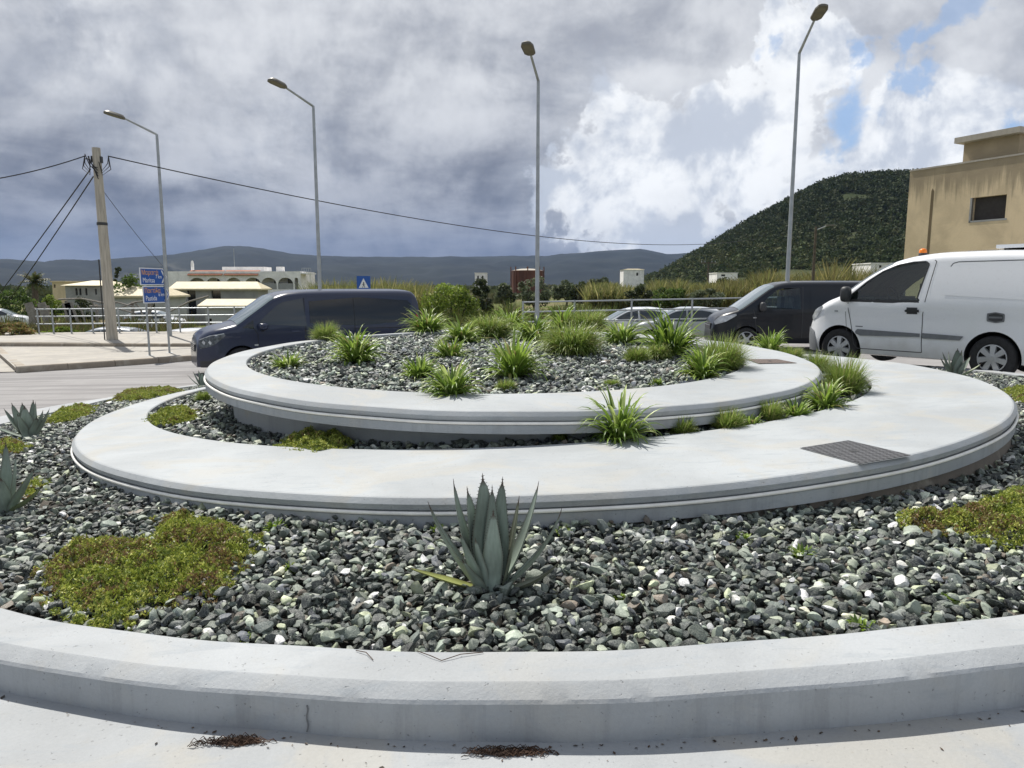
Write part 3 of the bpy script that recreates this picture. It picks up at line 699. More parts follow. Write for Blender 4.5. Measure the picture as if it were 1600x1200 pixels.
# cream roofed sheds
def shed(px0, px1, Y, eave, ridge_px, base, label, openings, depth=9, hip=True, wall='greywall'):
    x0, x1 = at(px0, 450, Y)[0], at(px1, 450, Y)[0]; gz = T((x0 + x1) / 2, Y) - .1
    ze, zr = at(CX, eave, Y)[2] - gz, at(CX, ridge_px, Y + depth * .45)[2] - gz
    root = empty('shed', (x0, Y, gz), 0, label, 'shed'); L_ = x1 - x0
    m = MB(); P = walls_with_openings(m, (.4, .35), (L_ - .4, .35), 0, ze, [(a * L_, b * L_, c_ * ze, d * ze) for a, b, c_, d in openings], M[wall], .2, M['window'])
    walls_with_openings(m, (L_ - .4, .35), (L_ - .4, depth), 0, ze, [], M[wall]); walls_with_openings(m, (.4, depth), (.4, .35), 0, ze, [], M[wall]); m.build('wall', root)
    m = MB(); s = depth * .45; hx = s * .6 if hip else 0
    m.add([(0, 0, ze), (L_, 0, ze), (L_ - hx, s, zr), (hx * .3, s, zr), (0, depth, ze), (L_, depth, ze), (0, 0, ze - .14), (L_, 0, ze - .14), (L_, depth, ze - .14), (0, depth, ze - .14)],
          [(0, 1, 2, 3), (1, 5, 2), (5, 4, 3, 2), (4, 0, 3), (0, 1, 7, 6), (1, 5, 8, 7), (6, 7, 8, 9), (4, 0, 6, 9)], M['cream']); m.build('roof', root)
shed(262, 408, 66, 451, 440, 478, 'grey shed with a long cream hipped roof and two dark openings, below the arcade house', [(.14, .23, .3, .98), (.40, .50, .55, .98)], 3)
shed(306, 447, 50, 477.5, 467, 500, 'low pale green shed with a cream flat roof, right behind the navy van nose', [(.02, .07, .1, .6)], 2.6, True, 'greenwall')
shed(160, 262, 58, 462, 447, 492, 'pale gabled shed with a sloping cream roof edge, left of the direction sign', [(.62, .68, .3, .8)], 4, True, 'greenwall')
def small_house(px0, px1, Y, ytop, ybase, mat, label, wins=(), roof=None, name='house', D_=6, ang=0):
    x0, x1 = at(px0, 440, Y)[0], at(px1, 440, Y)[0]; gz = min(T(x0, Y), at(CX, ybase, Y)[2]) - .3; zt = at(CX, ytop, Y)[2] - gz
    root = empty('small_house', (x0, Y, gz), ang, label, name); L_ = x1 - x0
    m = MB(); b0 = at(CX, ybase, Y)[2] - gz
    walls_with_openings(m, (0, 0), (L_, 0), 0, zt, [(a * L_, b * L_, b0 + c_ * (zt - b0), b0 + d * (zt - b0)) for a, b, c_, d in wins], M[mat], .2, M['window'])
    for p, q in (((L_, 0), (L_, D_)), ((L_, D_), (0, D_)), ((0, D_), (0, 0))): walls_with_openings(m, p, q, 0, zt, [], M[mat])
    m.build('wall', root)
    m = MB()
    if roof: m.add([(-.3, -.4, zt), (L_ + .3, -.4, zt), (L_ + .3, D_, zt), (-.3, D_, zt), (L_ * .3, D_ / 2, zt + roof), (L_ * .8, D_ / 2, zt + roof)], [(0, 1, 5, 4), (1, 2, 5), (2, 3, 4, 5), (3, 0, 4), (0, 1, 2, 3)], M['cream'])
    else: m.box(-.15, L_ + .15, -.15, D_ + .15, zt, zt + .18, M[mat])
    m.build('roof', root)
small_house(101, 160, 78, 446, 468, 'greywall', 'grey single storey house with pale roof and four dark windows, left of the utility pole', [(.26, .32, .3, .8), (.36, .42, .3, .8), (.52, .58, .3, .8), (.78, .83, .35, .75)], .55)
small_house(81, 101, 95, 441, 452, 'ochre', 'tiny yellowish ruin between the palm and the grey house', [(.1, .25, .2, .7)], None)
small_house(742, 760, 220, 427, 440, 'whitewall', 'white two storey house with a flat roof far beyond the round bush', [(.2, .35, .3, .7), (.6, .75, .3, .7)], None, 'house', 9)
small_house(974, 1006, 250, 421, 434, 'whitewall', 'small white box house on the plain left of the dark hill', [(.62, .72, .25, .6)], .3, 'house', 8)
small_house(1120, 1152, 200, 427, 433, 'whitewall', 'low flat pale building at the foot of the hill, right of the crossbar pole', [(.2, .4, .2, .7)], None, 'house', 8)
small_house(1359, 1402, 150, 412, 420, 'whitewall', 'low white house at the foot of the hill beside the ochre house', [(.3, .4, .2, .7)], None, 'house', 8)
def tank():
    Y = 170; c_ = at(824, 440, Y); gz = T(c_[0], Y); r_ = 25 / F * Y * .98; zt = at(CX, 423, Y)[2] - gz
    root = empty('storage_tank', (c_[0], Y, gz), 0, 'big rust brown cylindrical tank behind the olive trees, left of the middle lamp post', 'tank')
    m = MB(); m.lathe([(r_, 0), (r_, zt), (r_ * .97, zt + .05)], M['rustwall'], seg=32); m.build('shell', root, 40)
    m = MB(); m.lathe([(r_ * .97, zt + .05), (r_ * .4, zt + .45), (0, zt + .5)], M['conc'], seg=32); m.build('roof', root, 40)
    for a in np.linspace(0, 2 * math.pi, 9)[:-1]:
        m = MB(); m.tube([((r_ + .15) * math.cos(a), (r_ + .15) * math.sin(a), 0), ((r_ + .15) * math.cos(a), (r_ + .15) * math.sin(a), zt + .9)], .13, M['rustwall'], 6); m.build('post', root)
tank()

# pavements with kerbs on the left
def flat_poly(name, pts, dz, mat, kerb=None, thick=.13):
    m = MB(); V = [(p[0], p[1], PL(p[0], p[1]) + dz) for p in pts]; k = len(V)
    m.add(V, [tuple(range(k))], mat); o = m.build(name); tag(o, kind='structure'); return o
Z0 = lambda x, y: PL(x, y)
K1a, K1b = hit(27, 583, Z0), hit(312, 563, Z0)
d1 = (K1b - K1a) / np.linalg.norm(K1b - K1a); K1c = K1b + d1 * 6.5
K2a, K2b = hit(-60, 546, Z0), hit(268, 549, Z0); d2 = (K2b - K2a) / np.linalg.norm(K2b - K2a); K2c = K2b + d2 * 4.5
def kerbline(name, label, pts, h, wdt, mat, n_=8):
    root = empty(name, (pts[0][0], pts[0][1], PL(*pts[0][:2])), 0, label, 'kerb'); b = np.array(root.location)
    for p, q in zip(pts, pts[1:]):
        p, q = np.array(p[:2]), np.array(q[:2]); L_ = np.linalg.norm(q - p); d = (q - p) / L_; nn = np.array([-d[1], d[0]]); k = max(1, int(round(L_ / 1.0)))
        for i in range(k):
            m = MB(); u0, u1 = p + d * (L_ * i / k + .006), p + d * (L_ * (i + 1) / k - .006); z0 = PL(*u0)
            sec = [(0, -.05), (.012, h - .03), (.035, h), (wdt, h), (wdt, -.05)]
            m.prism(sec, 0, 1, mat, lambda a, z, t: tuple((u0 + (u1 - u0) * t + nn * a) - b[:2]) + (z0 + z - b[2],)); m.build('kerb_stone', root)
kerbline('kerb', 'weathered brownish kerb along the road, ending left of the direction sign posts', [K2b - d2 * 7, K1a, K1b, K1c], .16, .22, M['kerbold'])
kerbline('kerb', 'second lower kerb along the back pavement in front of the railing', [K2a, K2b, K2c], .27, .2, M['kerbold'])
nn1 = np.array([-d1[1], d1[0], 0]) * .2; nn2 = np.array([-d2[1], d2[0], 0]) * .18
flat_poly('pavement', [K1a + nn1, K1b + nn1, K1c + nn1, K2c, K2b, K2b - d2 * 7], .125, M['pale'])
E1 = K2c + np.array([0, 4.6, 0]); E0 = np.array([K2a[0] - 4, 30.2, 0])
flat_poly('pavement', [K2a + nn2 - d2 * 4, K2b + nn2, K2c + nn2, np.array([K2c[0], 30.2, 0]), E0], .25, M['pale'])
flat_poly('forecourt_road', [K2a - d2 * 8, K2b - d2 * 7, K1a + nn1 + d1 * .3, K1a + np.array([-14, -3.5, 0])], .012, M['pale'])

# ------------------------------------------------------------------ street furniture
def lamp(label, base, zb, bend_px, Y, head_px, Yh, group='street lamps round the roundabout'):
    """column from the ground to the bend, arm up to the head"""
    root = empty('street_lamp', base, 0, label, 'street lamp', group); b = np.array(base)
    m = MB(); B_ = np.array(at(*bend_px, Y)); B_[:2] = b[:2]; hd = np.array(at(*head_px, Yh)); hb = B_[2] - b[2]
    m.tube([(0, 0, 0), (0, 0, 1.2), (0, 0, 1.25), (0, 0, hb * .93)], [.085, .08, .075, .052], M['galv'], 10); m.build('column', root, 40)
    m = MB(); m.box(-.17, .17, -.17, .17, 0, .03, M['galv']); m.build('base_plate', root)
    m = MB(); m.box(-.045, .045, -.088, -.07, .5, .95, M['galv']); m.build('door', root)
    v = hd - b; bend = np.array([0, 0, hb]); dirv = (v - bend); L_ = np.linalg.norm(dirv); dirv /= L_
    m = MB(); m.tube([(0, 0, hb * .925), (0, 0, hb), tuple(bend + dirv * .05), tuple(bend + dirv * (L_ - .25))], [.055, .05, .045, .036], M['galv'], 8); m.build('arm', root, 40)
    hx = Vector(dirv[:2]).normalized(); tilt = math.atan2(dirv[2], np.linalg.norm(dirv[:2])) * .55
    Mx = Matrix.Translation(tuple(bend + dirv * (L_ - .32))) @ Matrix.Rotation(math.atan2(hx.y, hx.x), 4, 'Z') @ Matrix.Rotation(-tilt, 4, 'Y')
    m = MB(); out = [(0, .08), (.10, .17), (.52, .19), (.66, .14), (.70, .06)]; poly = out + [(x, -y) for x, y in reversed(out)]
    k = len(poly); vs = [Mx @ Vector((x, y, -.035)) for x, y in poly] + [Mx @ Vector((x, y, .02)) for x, y in poly] + [Mx @ Vector((.33 + (x - .33) * .8, y * .7, .085)) for x, y in poly]
    m.add(vs, [tuple(range(k))[::-1], tuple(range(2 * k, 3 * k))] + [(j * k + i, j * k + (i + 1) % k, (j + 1) * k + (i + 1) % k, (j + 1) * k + i) for j in (0, 1) for i in range(k)], M['lampgrey']); hdm = m.build('lamp_head', root, 35)
    m = MB()
    for x0, x1 in ((.14, .36), (.39, .60)): m.add([Mx @ Vector(v_) for v_ in ((x0, -.13, -.0365), (x1, -.13, -.0365), (x1, .13, -.0365), (x0, .13, -.0365))], [(0, 3, 2, 1)], M['lampgear'])
    m.build('led_panel', hdm)
for lab, bx, bend, Y, hd, Yh in (('grey street lamp behind the direction sign, arm reaching left, the leftmost lamp', 267, (245, 210), 27.8, (181, 178), 27.2),
                                 ('grey street lamp rising behind the navy van roof', 507, (489.5, 166), 27, (435, 129), 25.8),
                                 ('grey street lamp in the middle, rising behind the upper pebble bed', 842, (841, 126), 24, (826, 74), 22.6),
                                 ('grey street lamp on the right, rising behind the black van', 1231, (1249, 83), 24.2, (1279, 17), 22.8)):
    B_ = at(*bend, Y); g_ = PL(B_[0], Y); lamp(lab, (B_[0], Y, g_), 0, bend, Y, hd, Yh)

def utility_pole():
    Y = 26; top = at(150, 231, Y); gz = PL(top[0], Y); root = empty('utility_pole', (top[0], Y, gz), 0, 'tall weathered utility pole with cables knotted round its top, left of the direction sign', 'utility pole')
    h = top[2] - gz; m = MB(); m.tube([(.06, 0, 0), (.045, 0, h * .25), (.03, 0, h * .5), (.01, 0, h * .75), (0, 0, h)], [.195, .18, .165, .15, .135], M['polewood'], 14); m.build('pole', root, 50)
    m = MB()
    r2 = np.random.RandomState(5)
    for s, zz_ in ((-1, h - .38), (1, h - .4)):
        m.box(-.03 + s * .16, .03 + s * .16, -.05, .05, zz_ - .12, zz_ + .1, M['plastic'])
        for k_ in range(3):
            pts = [(s * .42, 0, zz_ + .12), (s * (.40 + .05 * k_), -.06, zz_ - .15 - .1 * k_), (s * .22, -.12, zz_ - .40 - .08 * k_), (s * .15, -.16, zz_ - .1)]; m.tube(pts, .014, M['cable'], 5)
    for k_ in range(5): m.tube([(-.3 + r2.uniform(-.1, .1), -.1, h - .3 + r2.uniform(-.1, .1)), (-.16, -.17, h - .55 + r2.uniform(-.2, .2)), (.1, -.18, h - .7 - .1 * k_)], .016, M['cable'], 5)
    m.build('cable_clamp', root)
    m = MB(); m.tube([(-.21, -.02, 0), (-.20, -.02, h * .45)], .022, M['plastic'], 6); m.build('conduit', root)
    m = MB(); m.lathe([(.175, 0), (.178, .05), (.175, .1)], M['plastic'], Matrix.Translation((.012, 0, h * .62)), 14); m.build('band', root)
    return np.array([top[0], Y, gz]), h
pole_b, pole_h = utility_pole()
def wire(label, p, q, sag, r_=.016, n_=24):
    root_p = np.array(p); m = MB(); pts = []
    for i in range(n_ + 1):
        t = i / n_; v = (1 - t) * np.array(p) + t * np.array(q); v[2] -= sag * 4 * t * (1 - t); pts.append(tuple(v - root_p))
    m.tube(pts, r_, M['cable'], 5); o = m.build('overhead_cable'); o.location = tuple(p); tag(o, label, 'cable')
pt = pole_b + (0, 0, pole_h)
wire('long black cable sagging from the utility pole to the far right towards the hill', pt + (.40, 0, -.28), at(1180, 374, 72), 1.55, .022, 40)
wire('black cable leaving the utility pole towards the left picture edge', pt + (-.42, 0, -.28), at(-260, 296, 20), .35, .018)
wire('thick black stay cable slanting down left from the pole, the outer one', pt + (-.2, -.1, -.75), at(-30, 497, 40), .05, .022)
wire('thick black stay cable slanting down left from the pole, the inner one', pt + (-.12, -.1, -1.0), at(14, 470, 38), .05, .022)
wire('thin grey cable slanting down right from the pole behind the sign', pt + (.15, 0, -1.5), at(262, 424, 38), .1, .010)

def text_mesh(body, size, mat, loc, rot, parent, name='lettering', stretch=1.0, align='LEFT'):
    cu = bpy.data.curves.new('t', 'FONT'); cu.body = body; cu.size = size; cu.extrude = .002; cu.align_x = align; cu.resolution_u = 3
    to = bpy.data.objects.new('t', cu); COL.objects.link(to); dg = bpy.context.evaluated_depsgraph_get()
    me = bpy.data.meshes.new_from_object(to.evaluated_get(dg)); bpy.data.objects.remove(to)
    me.materials.clear(); me.materials.append(mat); o = link(name, me, parent); o.location = loc; o.rotation_euler = rot; o.scale = (stretch, 1, 1); return o
def direction_sign():
    pa, pb = hit(234, 556, lambda x, y: PL(x, y) + .125), hit(265, 552, lambda x, y: PL(x, y) + .125); Y = (pa[1] + pb[1]) / 2
    root = empty('direction_sign', (pa[0], pa[1], pa[2]), 0, 'blue direction sign of two stacked arrow boards on two steel posts', 'road sign'); b = np.array([pa[0], pa[1], pa[2]])
    d = (pb - pa)[:2]; ang = math.atan2(d[1], d[0]) + R(6); L_ = np.linalg.norm(d)
    zt = at(CX, 419, Y)[2] - b[2]
    for p in (pa, pb):
        q = p - b; m = MB(); m.tube([(q[0], q[1], 0), (q[0], q[1], zt - .06)], .032, M['galv'], 10); m.box(q[0] - .09, q[0] + .09, q[1] - .09, q[1] + .09, 0, .02, M['galv']); m.build('post', root, 40)
    sc_ = Y / F; x0 = (220 - 234) * sc_; W_ = 49 * sc_ * 1.30; Hb = .50
    for i, (ztop, tl, xx) in enumerate(((zt, ('Μαριτσά', 'Maritsa', '7 km'), x0), (zt - Hb - .025, ('Παστίδα', 'Pastida', '6 km'), x0 + .08))):
        Mx = Matrix.Translation((0, 0, 0)) @ Matrix.Rotation(ang, 4, 'Z')
        def bd(s, y, e=0): return Mx @ Vector((xx + s, y, ztop - Hb / 2 + e))
        def shape(ins): a = ins; return [(a, -Hb / 2 + a), (W_ * .86 - a * .4, -Hb / 2 + a), (W_ - a * 1.3, 0), (W_ * .86 - a * .4, Hb / 2 - a), (a, Hb / 2 - a)]
        m = MB(); m.prism(shape(0), -.045, -.065, M['signwhite'], lambda s, z, y: bd(s, y, z)); bo = m.build('arrow_board', root)
        m = MB(); m.prism(shape(.028), -.0655, -.0675, M['signblue'], lambda s, z, y: bd(s, y, z)); m.build('blue_face', bo)
        m = MB(); c_ = .045; m.prism([(W_ * .78, .38 * Hb), (W_ * .78 + c_ * 1.3, .38 * Hb), (W_ * .93, 0), (W_ * .78 + c_ * 1.3, -.38 * Hb), (W_ * .78, -.38 * Hb), (W_ * .93 - c_ * 1.5, 0)], -.068, -.0705, M['signwhite'], lambda s, z, y: bd(s, y, z)); m.build('chevron', bo)
        for txt, s, e, si, mt in ((tl[0], .06, .05, .20, 'signyellow'), (tl[1], .09, -.17, .20, 'signwhite'), (tl[2], W_ * .56, -.05, .155, 'signwhite')):
            text_mesh(txt, si, M[mt], bd(s, -.069, e), (R(90), 0, ang), bo, stretch=.92)
direction_sign()
def crossing_sign():
    Y = 30; c_ = at(568.5, 442, Y); gz = PL(c_[0], Y); root = empty('crossing_sign', (c_[0], Y, gz), 0, 'square blue pedestrian crossing sign with a white triangle, above the navy van roof', 'road sign')
    z = c_[2] - gz; s = 10.5 / F * Y; m = MB(); m.box(-s, s, -.06, -.05, z - s, z + s, M['signblue'], bev=0); p = m.build('panel', root)
    m = MB(); m.prism([(-s * .72, z - s * .72), (s * .72, z - s * .72), (0, z + s * .68)], -.061, -.063, M['signwhite'], lambda a, b_, y: (a, y, b_)); m.build('triangle', p)
    m = MB(); f_ = lambda a, b_, y: (a * s, y, z + b_ * s)
    for poly in ([(-.06, -.05), (.08, -.05), (.10, -.35), (-.05, -.35)], [(-.05, -.33), (.03, -.33), (-.10, -.68), (-.19, -.68)], [(.02, -.33), (.10, -.33), (.22, -.68), (.13, -.68)], [(-.05, -.08), (-.01, -.12), (-.18, -.32), (-.22, -.28)], [(.06, -.08), (.10, -.12), (.24, -.26), (.20, -.30)]): m.prism(poly, -.0635, -.065, M['plastic'], f_)
    m.prism([(.02 + .075 * math.cos(a), .05 + .085 * math.sin(a)) for a in np.linspace(0, 6.283, 11)[:-1]], -.0635, -.065, M['plastic'], f_); m.build('walking_figure', p)
    m = MB(); m.tube([(0, 0, 0), (0, 0, z + s * .6)], .04, M['galv'], 8); m.build('post', root, 40)
crossing_sign()
def railing(label, pts, posts, h, rails):
    p0 = np.array(pts[0]); root = empty('railing', tuple(p0), 0, label, 'railing')
    P = [np.array(p) - p0 for p in pts]
    for z in rails:
        m = MB(); m.tube([tuple(p + (0, 0, z)) for p in P], .026, M['galv'], 8); m.build('rail', root, 40)
    for q in posts:
        q = np.array(q) - p0; m = MB(); m.tube([tuple(q), tuple(q + (0, 0, h + .03))], .034, M['galv'], 8); m.build('post', root, 40)
def on(px, y, dz=.25): p = at(px, 520, y); return (p[0], y, PL(p[0], y) + dz)
railing('grey steel three-rail railing along the back pavement on the left', [on(58, 29.6), on(430, 29.6)], [on(p, 29.6) for p in (61, 84, 112, 146, 187, 245, 282, 327, 368, 410)], 1.05, (.42, .73, 1.03))
railing('grey steel railing between the middle lamp and the black van, in front of parked cars', [on(816, 25.0), on(1240, 24.6)], [on(p, 25.0 - .4 * (p - 816) / 424) for p in (817, 897, 986, 1080, 1170)], 1.15, (.45, .80, 1.14))
def wood_pole(label, px, Y, ytop, cross=True, lampp=False):
    c_ = at(px, ytop, Y); gz = T(c_[0], Y); h = c_[2] - gz; root = empty('line_pole', (c_[0], Y, gz), 0, label, 'utility pole')
    m = MB(); m.tube([(0, 0, 0), (0, 0, h)], [.16, .10], M['bark'], 8); m.build('pole', root, 40)
    m = MB()
    if cross: m.box(-1.1, 1.1, -.08, .08, h - .25, h - .1, M['bark']); [m.tube([(s, 0, h - .1), (s, 0, h + .15)], .05, M['galv'], 6) for s in (-1, -.5, .5, 1)]
    if lampp: m.tube([(0, 0, h - .3), (1.0, 0, h + .1)], .05, M['galv'], 6); m.box(.8, 1.5, -.12, .12, h + .05, h + .15, M['lampgrey'])
    m.build('crossarm' if cross else 'bracket', root)
wood_pole('dark pole with a crossbar on the plain in front of the hill', 1107, 105, 409)
wood_pole('thin dark pole with a small lamp bracket before the hill, above the black van', 1275, 60, 354, False, True)

# ------------------------------------------------------------------ hills
def polar_hill(name, mat, azs, rs, hfun, seed, rough_, parent=None):
    r2 = np.random.RandomState(seed); V = []
    for r_ in rs:
        for a in azs: V.append((r_ * math.sin(a), r_ * math.cos(a), hfun(a, r_)))
    V = np.array(V); nA = len(azs)
    Fq = np.array([[i * nA + k, (i + 1) * nA + k, (i + 1) * nA + k + 1, i * nA + k + 1] for i in range(len(rs) - 1) for k in range(nA - 1)])
    return tag(mesh_np(name, V, Fq, mat, smooth=True), kind='structure')
def vnoise(seed):
    g = np.random.RandomState(seed).rand(64, 64)
    def f(x, y):
        v, amp, s = 0, .5, 1.0
        for _ in range(5):
            X, Y = x * s, y * s; i, j = math.floor(X), math.floor(Y); u, w_ = X - i, Y - j; u = u * u * (3 - 2 * u); w_ = w_ * w_ * (3 - 2 * w_)
            a, b, c_, d = g[i % 64, j % 64], g[(i + 1) % 64, j % 64], g[i % 64, (j + 1) % 64], g[(i + 1) % 64, (j + 1) % 64]
            v += amp * (a + (b - a) * u + (c_ - a) * w_ + (a - b - c_ + d) * u * w_); amp *= .5; s *= 2.1
        return v
    return f
vn = vnoise(2)
hp = [(930, 447), (985, 437), (1030, 421), (1060, 403), (1100, 381), (1150, 352), (1200, 327), (1240, 306), (1270, 291), (1310, 280), (1350, 277), (1420, 276), (1480, 281), (1550, 295), (1650, 330), (1800, 400), (1950, 446)]
hx_, hy_ = [math.atan((a - CX) / F) for a, _ in hp], [b for _, b in hp]
RC = 560
def crest(a): return max(0.0, (436 - np.interp(a, hx_, hy_)) / F / (1 / 1.0)) * RC * math.cos(a) * 1.0
def hill_h(a, r_):
    c_ = crest(a); k = sm(r_, 235, RC) if r_ < RC else 1 - .8 * sm(r_, RC, 1000)
    k = k ** .9; e = 4.5 * (vn(math.sin(a) * r_ / 45, math.cos(a) * r_ / 45) - .5) * min(1, c_ / 20) * min(1, (RC - r_) / 60 if r_ < RC else 1)
    return -2 + (c_ + 3.3) * k + e if c_ > 0 else -2.5
polar_hill('hill', M['hill'], np.linspace(math.atan(120 / F), math.atan(1200 / F), 130), np.concatenate([np.linspace(225, 560, 46), np.linspace(575, 1000, 14)]), hill_h, 1, 0)
mp = [(-1500, 420), (-900, 400), (-300, 414), (0, 409), (40, 412), (80, 413), (120, 409), (150, 411), (200, 408), (260, 404), (300, 399), (340, 393), (362, 390), (392, 389), (425, 395), (470, 402), (520, 405), (600, 406.5), (700, 405), (740, 403), (800, 402), (850, 402), (900, 398), (940, 394.5), (1000, 394), (1040, 402), (1090, 400), (1200, 396), (1500, 390), (2200, 400), (3500, 415)]
mx_, my_ = [math.atan((a - CX) / F) for a, _ in mp], [b for _, b in mp]
vm = vnoise(9); RM = 4600
def mount_h(a, r_):
    c_ = (447 - np.interp(a, mx_, my_)) / F * RM * math.cos(a); k = sm(r_, 2300, RM) if r_ < RM else 1 - .7 * sm(r_, RM, 6800)
    e = 150 * (.8 - 2.2 * abs(vm(math.sin(a) * r_ / 520, math.cos(a) * r_ / 520) - .5) - .35) * (1 - (r_ / RM) ** 3 if r_ < RM else 0) * sm(r_, 2300, 3000) + 9 * (vm(a * 60, 3.3) - .5)
    return -6 + (c_ + 6) * k + e
polar_hill('far_mountains', M['mount'], np.linspace(-1.25, 1.25, 420), np.concatenate([np.linspace(2250, 4600, 48), np.linspace(4700, 6800, 12)]), mount_h, 2, 0)

# ------------------------------------------------------------------ leaves
def quads(P, U, W_, col, jit=.0):
    """leaf quads at P with half axes U,W"""
    n_ = len(P); V = np.stack([P - U - W_ * .35, P - U * .1 + W_, P + U + W_ * .2, P - U * .05 - W_], 1).reshape(-1, 3)
    Fq = np.arange(n_ * 4).reshape(n_, 4); return V, Fq, np.repeat(col, 4, 0)
def rdir(r, n_): d = r.normal(size=(n_, 3)); return d / np.linalg.norm(d, axis=1)[:, None]
def crown(r, rx, ry, rz, n_, leaf, pal, lumps=26, hollow=.55, flat=.0, base=-.6):
    c_ = rdir(r, lumps) * np.array([rx, ry, rz]) * r.uniform(hollow, .88, (lumps, 1)); c_[:, 2] = np.maximum(c_[:, 2], base * rz)
    k = r.randint(0, lumps, n_); s = min(rx, rz) * .30 * r.uniform(.7, 1.35, lumps)
    P = c_[k] + rdir(r, n_) * (s[k] * r.uniform(.3, 1, n_) ** .5)[:, None] * np.array([rx / rz if rx > rz else 1, 1, .85])
    U = rdir(r, n_) * leaf * r.uniform(.6, 1.2, (n_, 1)); W_ = np.cross(U, rdir(r, n_)); W_ /= np.linalg.norm(W_, axis=1)[:, None] + 1e-9; W_ *= leaf * .5 * r.uniform(.6, 1.2, (n_, 1))
    lum = r.uniform(.75, 1.3, lumps)
    col = np.array(pal)[r.randint(0, len(pal), n_)] * (lum[k] * r.uniform(.75, 1.25, n_))[:, None]
    return quads(P, U, W_, col)
OLIVE = [(.10, .125, .065), (.13, .155, .085), (.165, .185, .115), (.07, .09, .045)]
DARK = [(.042, .060, .026), (.06, .078, .034), (.08, .098, .045)]
BRIGHT = [(.15, .215, .03), (.20, .27, .04), (.10, .155, .026), (.25, .30, .07)]
GREEN = [(.085, .135, .03), (.115, .165, .04), (.06, .10, .025)]
def tree(label, px, ybase, ytop, wpx, Y, pal, n_=1500, leaf=.16, seed=0, cat='tree', name='tree', group=None, trunk=.25, lumps=26, kmat='tree'):
    r = np.random.RandomState(seed + 11); c_ = at(px, 447, Y); gz = min(T(c_[0], Y), at(CX, ybase, Y)[2] + .6); zt = at(CX, ytop, Y)[2]; h = zt - gz; rw = wpx / 2 / F * Y
    root = empty(name, (c_[0], Y, gz), 0, label, cat, group); b = h * trunk * .5
    rz = (h - b) / 2; V, Fq, C_ = crown(r, rw, rw * .9, rz, n_, leaf, pal, lumps); V[:, 2] += b + rz
    mesh_np('crown', V, Fq, M[kmat], root, C_)
    m = MB()
    t0 = max(.06, rw * .09); m.tube([(0, 0, -.1), (.05 * rw, 0, b * .8), (.02, .03, b + rz * .6)], [t0, t0 * .75, t0 * .4], M['bark'], 7)
    for k_ in range(5):
        a = k_ * 1.26 + seed; m.tube([(.04 * rw, 0, b * .7 + .05 * k_), (rw * .35 * math.cos(a), rw * .35 * math.sin(a), b + rz * .7), (rw * .6 * math.cos(a), rw * .6 * math.sin(a), b + rz * 1.2)], [t0 * .5, t0 * .3, t0 * .12], M['bark'], 5)
    m.build('trunk', root, 60); return root
tree('big round bright yellow-green bush right of the navy van', 705, 500, 431, 92, 45, BRIGHT, 5200, .12, 1, 'bush', 'round_bush', None, .05, 60)
tree('dark shrub tucked behind the right side of the bright round bush', 752, 497, 432, 42, 55, DARK, 1800, .15, 2, 'tree', 'tree', None, .15)
G = 'olive trees on the plain'
for lab, px, yb, yt, wd, Y, pal, sd in (
        ('small round grey-green olive tree in front of the rusty tank, its left one', 790, 482, 443, 34, 88, OLIVE, 3),
        ('round olive tree overlapped by the middle lamp post', 834, 484, 432, 56, 78, OLIVE, 4),
        ('loose olive tree just right of the middle lamp post', 885, 478, 438, 46, 95, OLIVE, 5),
        ('narrow dark olive tree at the left end of the tall reeds', 905, 484, 439, 32, 80, DARK, 6),
        ('round very dark tree standing in the middle of the reeds', 998, 492, 446, 46, 62, DARK, 7),
        ('bright green round tree right of the dark one in the reeds', 1048, 490, 446, 56, 66, GREEN, 8),
        ('grey-green olive tree left of the black van windscreen', 1105, 488, 448, 56, 64, OLIVE, 9),
        ('dark olive tree above the black van bonnet', 1132, 476, 436, 52, 85, DARK, 10),
        ('small olive tree far back between tank and white box house', 935, 450, 430, 40, 150, OLIVE, 11)):
    tree(lab, px, yb, yt, wd, Y, pal, 1700, .0026 * Y, sd, 'tree', 'olive_tree', G)
tree('wide leafy tree behind the utility pole', 212, 478, 425, 70, 60, GREEN, 2600, .16, 21, 'tree', 'tree', None, .12, 40)
tree('slim dark cypress poking up left of the direction sign', 187, 450, 408, 15, 85, DARK, 700, .22, 22, 'tree', 'cypress', None, .05, 18)
tree('light green willow-like bush below the palm', 77, 492, 452, 34, 60, BRIGHT, 1400, .13, 23, 'bush', 'bush', None, .1)
tree('dark green bush left of the palm', 24, 492, 448, 52, 62, GREEN, 1700, .15, 24, 'bush', 'bush', None, .1)
tree('dark bush under the grey house windows', 128, 500, 466, 46, 58, DARK, 1300, .14, 25, 'bush', 'bush', None, .05)
tree('green bush in front of the grey house on its left', 100, 494, 470, 30, 55, GREEN, 1000, .12, 26, 'bush', 'bush', None, .05)
tree('yellowish shrub at the left picture edge beside the railing', 12, 541, 503, 70, 29.2, [(.22, .19, .06), (.14, .17, .045), (.26, .16, .08)], 3400, .06, 27, 'bush', 'shrub', None, .02, 40)
tree('green nasturtium-like shrub under the first railing posts', 90, 538, 512, 60, 30.6, BRIGHT, 3000, .07, 28, 'bush', 'shrub', None, .02, 40)
